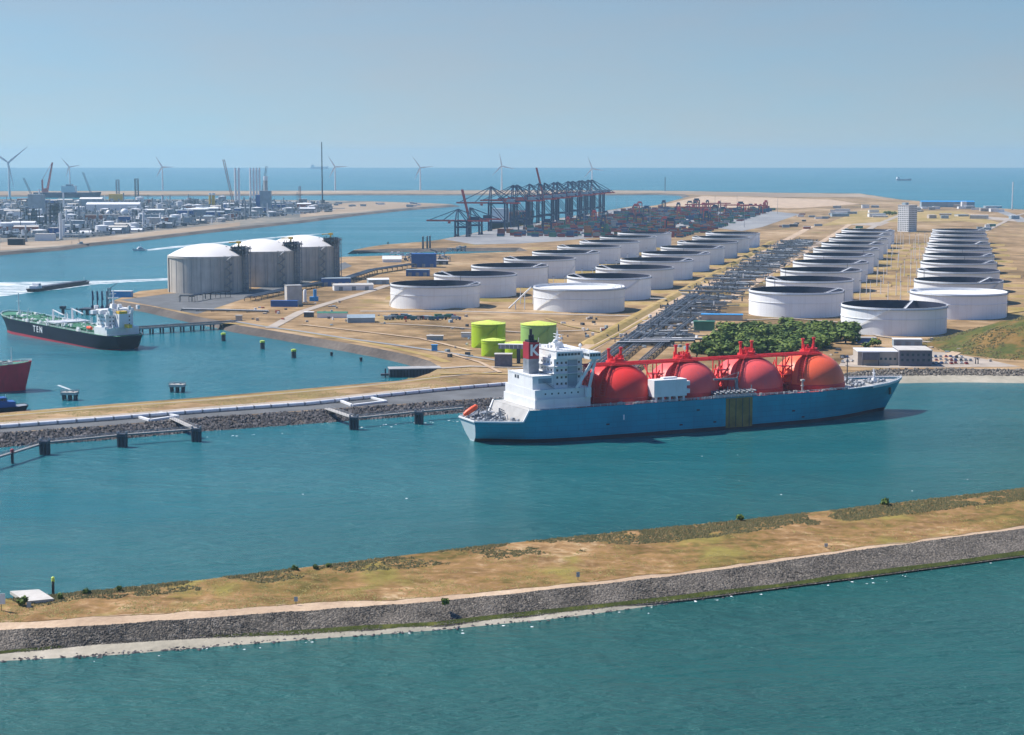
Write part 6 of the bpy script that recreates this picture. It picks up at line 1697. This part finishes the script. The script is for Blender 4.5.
# ship alongside behind the cranes
a = quay(3330) - qn * 24
fs, fst = bigship('container_ship', 'container ship moored under the blue quay cranes', 290, 38, 14, 'navy_hull', 'steel_grey', (a.x, a.y, 0), math.atan2(qd.y, qd.x))
for k in range(16):
    for j in range(3): MB().box(60 + k * 13.4, 0, 14 + j * 2.7 * (1 + k % 2), 12.4, 32, 5.0).build('container_tier', rg.choice(BM), fs)
MB().box(40, 0, 14, 14, 34, 26).build('accommodation_block', 'white', fs)
# lamp masts
for k in range(16):
    D = rg.uniform(3000, 4500); q = quay(D) + qn * rg.uniform(50, 480)
    if any(((q - Vector((r.x, r.y, 5))).length < 62) for r in rA + rB): continue
    pole('tall grey floodlight mast in the container yard', (q.x, q.y, 5), 38, 'floodlight masts of the container yard', m='steel_grey')

# --- wind turbines
def turbine(label, px, hubpx, blade_m, angs, yaw=0.0):
    q = gp(*px); D = q.y; hub = at_depth(hubpx[0], hubpx[1], D); h = hub.z - 5; s = h / 90
    t = thing('wind_turbine', label, 'wind turbine', (hub.x, D, 5), yaw)
    MB().cyl((0, 0, 0), (0, 0, h), 3.2 * s, 1.7 * s, n=14).build('tower', 'white', t, smooth=True)
    MB().box(0, 1.5 * s, h - 1.6 * s, 4 * s, 11 * s, 4 * s).build('nacelle', 'white', t)
    MB().cyl((0, -4 * s, h), (0, -6.5 * s, h), 2 * s, 1.0 * s, n=10).build('hub', 'white', t)
    for a in angs:
        c = Vector((math.sin(R(a)), 0, math.cos(R(a)))); sd = Vector((c.z, 0, -c.x)); o_ = Vector((0, -5.4 * s, h)); w = 3.4 * s; vv = []
        for f_, ww, th in ((0, .9, .9), (.18, 1.6, .6), (.5, 1.0, .4), (1, .25, .15)):
            p = o_ + c * blade_m * f_
            for sx, sy in ((-.4, -1), (.6, -1), (.6, 1), (-.4, 1)): vv.append(tuple(p + sd * (sx * ww * w) + Vector((0, sy * th * w * .3, 0))))
        ff = [(4 * k + i, 4 * k + (i + 1) % 4, 4 * k + 4 + (i + 1) % 4, 4 * k + 4 + i) for k in range(3) for i in range(4)] + [(12, 13, 14, 15)]
        MB().add(vv, ff).build('blade', 'white', t)
    return t
turbine('largest wind turbine, rising over the industrial quay', (9, 197.5), (8.5, 162.5), 84, (52, 168, 305))
turbine('wind turbine behind the crane ship', (69.5, 190.5), (69.5, 167), 44, (-40, 80, 200)); turbine('wind turbine on the dunes between the crane ship and the pale columns', (163, 190.7), (162.3, 167), 46, (-30, 90, 210)); turbine('wind turbine beside the tall thin mast', (335.5, 190.5), (335, 166.8), 50, (-32, 88, 208))
turbine('wind turbine on the bare dune strip short of the quay cranes', (420.5, 190.5), (420.2, 167.5), 52, (-35, 85, 205)); turbine('wind turbine behind the first tall quay crane', (501.5, 190.5), (501.7, 166), 52, (-10, 102, 225)); turbine('wind turbine behind the far end of the quay cranes', (593, 190.8), (592, 168.5), 46, (-20, 100, 220))

# --- far industrial quay
def col_thing(name, label, px, r_, h, m, cat='column', band=None, z=4.0, group=None, r1=None):
    t = thing(name, label, cat, at(px, z), 0, group); MB().cyl((0, 0, 0), (0, 0, h), r_, r1 or r_, n=14).build('shaft', m, t, smooth=True)
    if band: MB().cyl((0, 0, h * .86), (0, 0, h + .5), (r1 or r_) * 1.12, n=14).build('top_band', band, t)
    else: MB().cyl((0, 0, 0), (0, 0, 2), r_ * 1.4, n=14).build('foot', 'concrete_grey', t)
    return t
for k, x in enumerate((235.8, 239.3)): col_thing('tower_section', 'tall pale steel turbine tower section standing upright, in the pair', (x, 206.5), 2.9, 104, 'white', 'tower', group='pale tower sections, pair')
for k, x in enumerate((250.8, 254, 257, 260)): col_thing('tower_section', 'tall pale steel turbine tower section standing upright, in the row of four', (x, 206.5), 2.6, 104, 'white', 'tower', group='pale tower sections, row of four')
col_thing('chimney', 'white power station chimney with red band beside the dark blue boiler house', (266, 207), 6.0, 82, 'concrete_pale', 'chimney', 'white', r1=5)
col_thing('mast', 'very tall thin dark mast at the tip of the industrial quay', (322.5, 208.5), 1.9, 172, 'steel_dark', 'mast', r1=1.2); col_thing('mast', 'thin dark mast on the dunes behind the container yard', (665, 191.5), 1.6, 55, 'steel_dark', 'mast', z=5)
col_thing('mast', 'pale mast by the coast road', (1012, 209.8), 1.2, 70, 'white', 'mast', z=5)
def lattice(name, label, px, w, h, m, z=4.0, n=8, lean=(0, 0), cat='tower'):
    t = thing(name, label, cat, at(px, z)); mb = MB()
    for k in range(n):
        z0, z1 = h * k / n, h * (k + 1) / n; o0, o1 = Vector((lean[0] * k / n, lean[1] * k / n, z0)), Vector((lean[0] * (k + 1) / n, lean[1] * (k + 1) / n, z1))
        cs = [(-1, -1), (1, -1), (1, 1), (-1, 1)]
        for i, (a, b) in enumerate(cs):
            c, d = cs[(i + 1) % 4]; v0, v1 = Vector((a * w / 2, b * w / 2, 0)), Vector((c * w / 2, d * w / 2, 0)); mb.beam(o0 + v0, o1 + v0, w * .13); mb.beam(o0 + v0, o1 + v1, w * .09); mb.beam(o1 + v0, o1 + v1, w * .09)
    mb.build('lattice', m, t); MB().box(0, 0, 0, w * 1.5, w * 1.5, 2).build('foot', 'steel_dark', t)
    return t
lattice('lattice_tower', 'short red and grey lattice tower near the tall thin mast', (300, 205), 5, 52, 'rust_red'); lattice('lattice_tower', 'thin lattice tower beside the short red one', (297.4, 205), 2.5, 36, 'steel_grey')
lattice('jack_up_leg', 'grey lattice leg of a jack-up rig behind the long white hall', (118, 199.5), 9, 62, 'steel_grey'); lattice('jack_up_leg', 'taller dark lattice leg of a jack-up rig by the yellow module', (137, 200), 10, 66, 'steel_dark')
lattice('crane_boom', 'dark red lattice crane boom leaning over the pale tower pair', (234, 206), 5, 126, 'rust_red', lean=(-26, 0), n=14, cat='crane'); lattice('crane_boom', 'grey lattice crane boom leaning beside the power chimney', (260, 206), 4, 108, 'steel_grey', lean=(20, 0), n=14, cat='crane')
lattice('crane_boom', 'small grey crane boom leaning over the crane ship', (92, 196), 5, 80, 'steel_grey', lean=(-28, 0), cat='crane'); lattice('crane_boom', 'small grey crane boom by the largest turbine', (32, 196), 5, 60, 'steel_grey', lean=(-26, 0), cat='crane')
# crane ship
a = gp(34, 197.5, 0); fs, fst = bigship('crane_ship', 'dark blue heavy lift ship with red lattice crane behind the quay', 230, 36, 17, 'crane_blue', 'steel_grey', (a.x, a.y, 0), 0.0)
MB().box(120, 0, 17, 46, 30, 22).build('accommodation_block', 'white', fs); MB().box(122, 0, 39, 20, 26, 6).build('bridge', 'grey_blue', fs)
mb = MB(); 
for s_ in (-1, 1): mb.beam((44, s_ * 10, 17), (66, s_ * 3, 118), 3.2)
for k in range(9): f0, f1 = k / 9, (k + 1) / 9; mb.beam((44 + 22 * f0, -10 + 7 * f0, 17 + 101 * f0), (44 + 22 * f1, 10 - 7 * f1, 17 + 101 * f1), 1.6); mb.beam((44 + 22 * f1, -10 + 7 * f1, 17 + 101 * f1), (44 + 22 * f1, 10 - 7 * f1, 17 + 101 * f1), 1.4)
mb.build('crane_boom', 'crane_red', fs); mb = MB(); mb.beam((30, 0, 17), (30, 0, 60), 5); mb.beam((30, 0, 60), (64, 0, 116), 1.0); mb.box(38, 0, 17, 18, 18, 14); mb.build('crane_base', 'crane_red', fs)
# halls, tanks and plants at known places
shed('boiler_house', 'dark blue boiler house in front of the power chimney', (266, 210), 26, 26, 48, 'grey_blue', 'steel_grey', z=4.0); MB().box(-18, 0, 0, 12, 24, 38).build('annex', 'blue_shed', bpy.data.objects['boiler_house'])
def plant_block(label, px, w, d, h, m='steel_dark'):
    t = thing('process_tower', label, 'plant', at(px, 4.0)); mb = MB(); rr_ = random.Random(int(px[0]))
    nz = int(h / 7)
    for x in (-w / 2, -w / 6, w / 6, w / 2):
        for y in (-d / 2, d / 2): mb.beam((x, y, 0), (x, y, h * rr_.uniform(.75, 1.0)), 1.2)
    for k in range(1, nz + 1): mb.box(0, 0, h * k / (nz + 1), w * (1.05 - .3 * k / nz), d * 1.05, 1.2)
    mb.build('frame', m, t); mb = MB()
    for k in range(16):
        x, y = rr_.uniform(-w / 2.4, w / 2.4), rr_.uniform(-d / 2.4, d / 2.4); z = rr_.uniform(0, h * .7)
        if k % 2: mb.cyl((x, y, z), (x, y, min(h * 1.05, z + rr_.uniform(8, 24))), rr_.uniform(1.2, 3), n=8)
        else: mb.box(x, y, z, rr_.uniform(4, 9), rr_.uniform(4, 9), rr_.uniform(4, 9))
    mb.build('equipment', rr_.choice(['steel_grey', 'grey_blue']), t); return t
plant_block('dark steel process tower beside the white tents', (54.5, 227.5), 24, 20, 52); plant_block('lower dark steel process plant beside the pale block', (30.5, 228), 30, 20, 42); plant_block('grey process plant with pipes at the power station', (240, 211), 70, 20, 26, 'steel_grey'); plant_block('grey process plant in front of the tall thin mast', (316, 211), 80, 16, 14, 'steel_grey'); plant_block('small grey process plant by the yellow silos', (192, 208), 30, 16, 26, 'steel_grey')
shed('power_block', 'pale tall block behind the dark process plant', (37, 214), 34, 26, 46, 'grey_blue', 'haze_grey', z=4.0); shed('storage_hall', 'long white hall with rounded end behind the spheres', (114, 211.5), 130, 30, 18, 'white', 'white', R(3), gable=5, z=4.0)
shed('storage_hall', 'wide grey hall with pale roof behind the tanks', (92, 207), 60, 30, 22, 'grey_blue', 'dome_white', z=4.0, gable=4); shed('rig_module', 'yellow rig module beside the jack-up leg', (116.5, 201.5), 42, 20, 22, 'yellow', 'yellow', z=4.0)
for k, x in enumerate((49, 69, 85)):
    shed('storage_tent', 'low white tent on the quay, %s from the dark process towers' % ORD[k], (x, 234.5), 30, 18, 2.4, 'white', 'white', R(2), 'tent', gable=4.5, z=4.0)
shed('green_tent', 'low green roofed tent beside the white tents', (106, 232.5), 18, 12, 3, 'white', 'green_shed', 0, 'tent', gable=3, z=4.0); shed('storage_tent', 'long white tent roof beside the green roofed tent', (130, 231.5), 44, 14, 3, 'white', 'white', R(5), 'tent', gable=3, z=4.0)
shed('quay_block', 'dark blue block on the sandy quay edge', (16.5, 245), 24, 12, 9, 'navy_hull', 'steel_dark', R(2), z=4.0)
for k, (x, y) in enumerate(((109, 217.5), (124.5, 217.5))):
    t = thing('gas_sphere', ['small white gas sphere behind the grey tanks', 'larger white gas sphere beside the grey tank block'][k], 'tank', at((x, y), 4.0)); r_ = 7 + k * 1.5
    MB().lathe([(r_ * math.cos(R(a)) + .02, r_ + 3 + r_ * math.sin(R(a))) for a in range(-90, 91, 15)], 20).build('shell', 'white', t, smooth=True)
    for j in range(6): MB().cyl((r_ * .9 * math.cos(j), r_ * .9 * math.sin(j), 0), (r_ * .9 * math.cos(j), r_ * .9 * math.sin(j), r_ + 3), .5, n=6).build('leg', 'steel_grey', t)
for k in range(2): col_thing('silo', ['yellow silo at the power station', 'slimmer yellow silo beside the wider one'][k], (213.5 - 3.4 * k, 207.5), 4.5 - 1.6 * k, 38, 'yellow', 'silo', 'white')
def far_tank(label, px, r_, h, m, grp):
    t = thing('far_tank', label, 'storage tank', at(px, 4.0), 0, grp); MB().lathe([(r_, -.3), (r_, h)], 24).build('wall', m, t, smooth=True); MB().lathe([(r_ + .3, h), (.05, h + r_ * .14)], 24).build('roof', 'white', t, smooth=True)
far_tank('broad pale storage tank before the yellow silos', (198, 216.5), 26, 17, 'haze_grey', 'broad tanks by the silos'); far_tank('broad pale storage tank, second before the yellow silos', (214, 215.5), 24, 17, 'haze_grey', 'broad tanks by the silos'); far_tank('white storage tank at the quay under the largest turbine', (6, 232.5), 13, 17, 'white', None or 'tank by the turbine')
# smaller sheds, tanks and columns scattered on the industrial quay
n_s = 0
def leftpoly(x, y): return inpoly(x, y, [(-10, 244), (60, 240), (130, 233), (200, 224.5), (260, 218), (330, 212), (330, 204), (200, 201), (-10, 201)])
rg = random.Random(55)
while n_s < 190:
    x, y = rg.uniform(-8, 332), rg.uniform(201, 243)
    if not leftpoly(x, y) or rg.random() < .25 * (y > 228): continue
    n_s += 1; k = rg.random(); sc_ = 1.0
    if k < .52:
        c = rg.choice(['grey_blue', 'white', 'haze_grey', 'concrete_pale', 'steel_grey', 'blue_shed', 'rust_red']); L = rg.uniform(12, 48)
        nm = dict(grey_blue='grey blue', white='white', haze_grey='grey', concrete_pale='pale concrete', steel_grey='dark grey', blue_shed='blue', rust_red='rust red')[c]
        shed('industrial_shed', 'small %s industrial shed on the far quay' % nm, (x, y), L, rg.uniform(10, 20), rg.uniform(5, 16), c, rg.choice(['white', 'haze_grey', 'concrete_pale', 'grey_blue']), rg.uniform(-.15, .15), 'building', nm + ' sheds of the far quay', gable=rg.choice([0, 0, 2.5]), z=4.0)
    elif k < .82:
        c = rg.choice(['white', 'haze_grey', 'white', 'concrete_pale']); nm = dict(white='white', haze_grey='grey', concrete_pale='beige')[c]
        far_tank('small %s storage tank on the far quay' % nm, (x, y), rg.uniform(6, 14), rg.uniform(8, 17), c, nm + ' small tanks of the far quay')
    else:
        c = rg.choice(['steel_grey', 'white', 'haze_grey']); nm = dict(steel_grey='dark grey', white='white', haze_grey='grey')[c]
        col_thing('process_column', 'slim %s process column on the far quay' % nm, (x, y), rg.uniform(1.2, 2.6), rg.uniform(18, 44), c, 'column', group=nm + ' columns of the far quay')
# pipework, drums, parked gear and small roofs too many to count
for m_, cnt in (('steel_dark', 1500), ('haze_grey', 1300), ('steel_grey', 1100), ('white', 500), ('grey_blue', 800)):
    mb = MB(); c_ = 0
    while c_ < cnt:
        x, y = rg.uniform(-8, 332), rg.uniform(200.5, 238)
        if not leftpoly(x, y): continue
        c_ += 1; q = gp(x, y, 4.0); k = rg.random(); f_ = 1.0 if rg.random() < .9 else 2.0
        if k < .6: mb.box(q.x, q.y, 3.9, rg.uniform(2, 12), rg.uniform(2, 6), rg.uniform(1.5, 7) * f_, rg.uniform(-.3, .3))
        elif k < .9: mb.cyl((q.x, q.y, 3.9), (q.x, q.y, 4 + rg.uniform(3, 12) * f_), rg.uniform(.5, 2.6), n=7)
        else: mb.cyl((q.x, q.y, 6 + rg.uniform(0, 4)), (q.x + rg.uniform(12, 45), q.y + rg.uniform(-4, 4), 6 + rg.uniform(0, 4)), rg.uniform(.5, 1.1), n=6)
    mb.build('plant_clutter', m_, kind='stuff', label='pipework and small gear crowded on the far industrial quay', category='pipework')
for k in range(14):     # along the spit and the dunes
    x, y = rg.uniform(335, 420), rg.uniform(203.5, 207); shed('dune_hut', 'tiny pale hut on the bare sand spit', (x, y), rg.uniform(8, 20), 8, rg.uniform(3, 6), rg.choice(['white', 'grey_blue']), 'concrete_pale', 0, 'hut', 'huts on the sand spit', z=4.0)
rg = random.Random(9)
for k in range(40):
    x, y = rg.uniform(835, 1015), rg.uniform(207.5, 219)
    if 885 < x < 930 and y > 212: continue
    if y < 203 + (x - 835) * .03: continue
    shed('coastal_shed', 'low pale industrial shed on the plain behind the oil tanks', (x, y), rg.uniform(14, 46), rg.uniform(8, 20), rg.uniform(3, 8), rg.choice(['white', 'grey_blue', 'concrete_pale', 'haze_grey', 'wall_beige']), rg.choice(['white', 'concrete_pale', 'grey_blue']), rg.uniform(-.3, .3), 'building', 'sheds on the plain behind the oil tanks')
shed('coastal_hall', 'long blue roofed hall at the coast behind the tower block', (947, 207), 140, 24, 14, 'grey_blue', 'blue_bright', R(-2), gable=3); shed('coastal_hall', 'white hall end building at the tip of the coast', (963.5, 208), 12, 14, 16, 'white', 'white')
for k in range(16):
    x, y = rg.uniform(845, 1000), rg.uniform(226, 233)
    if 890 < x < 925 or y > 231: continue
    shed('site_hut', 'small dark hut behind the last tanks of the rows', (x, y), rg.uniform(6, 16), 6, rg.uniform(3, 5), rg.choice(['steel_dark', 'grey_blue', 'white', 'green_shed']), rg.choice(['white', 'steel_grey']), 0, 'hut', 'huts behind the last tanks')
for k in range(30):
    x, y = rg.uniform(745, 860), rg.uniform(214, 229)
    if x > 845 - (y - 214) * .2 or x < 800 - (y - 214) * 2: continue
    shed('site_hut', 'small pale hut beside the far end of the pipe corridor', (x, y), rg.uniform(5, 16), 6, rg.uniform(2.5, 5), rg.choice(['white', 'grey_blue', 'steel_dark', 'rust_red']), 'concrete_pale', 0, 'hut', 'huts at the far end of the corridor')
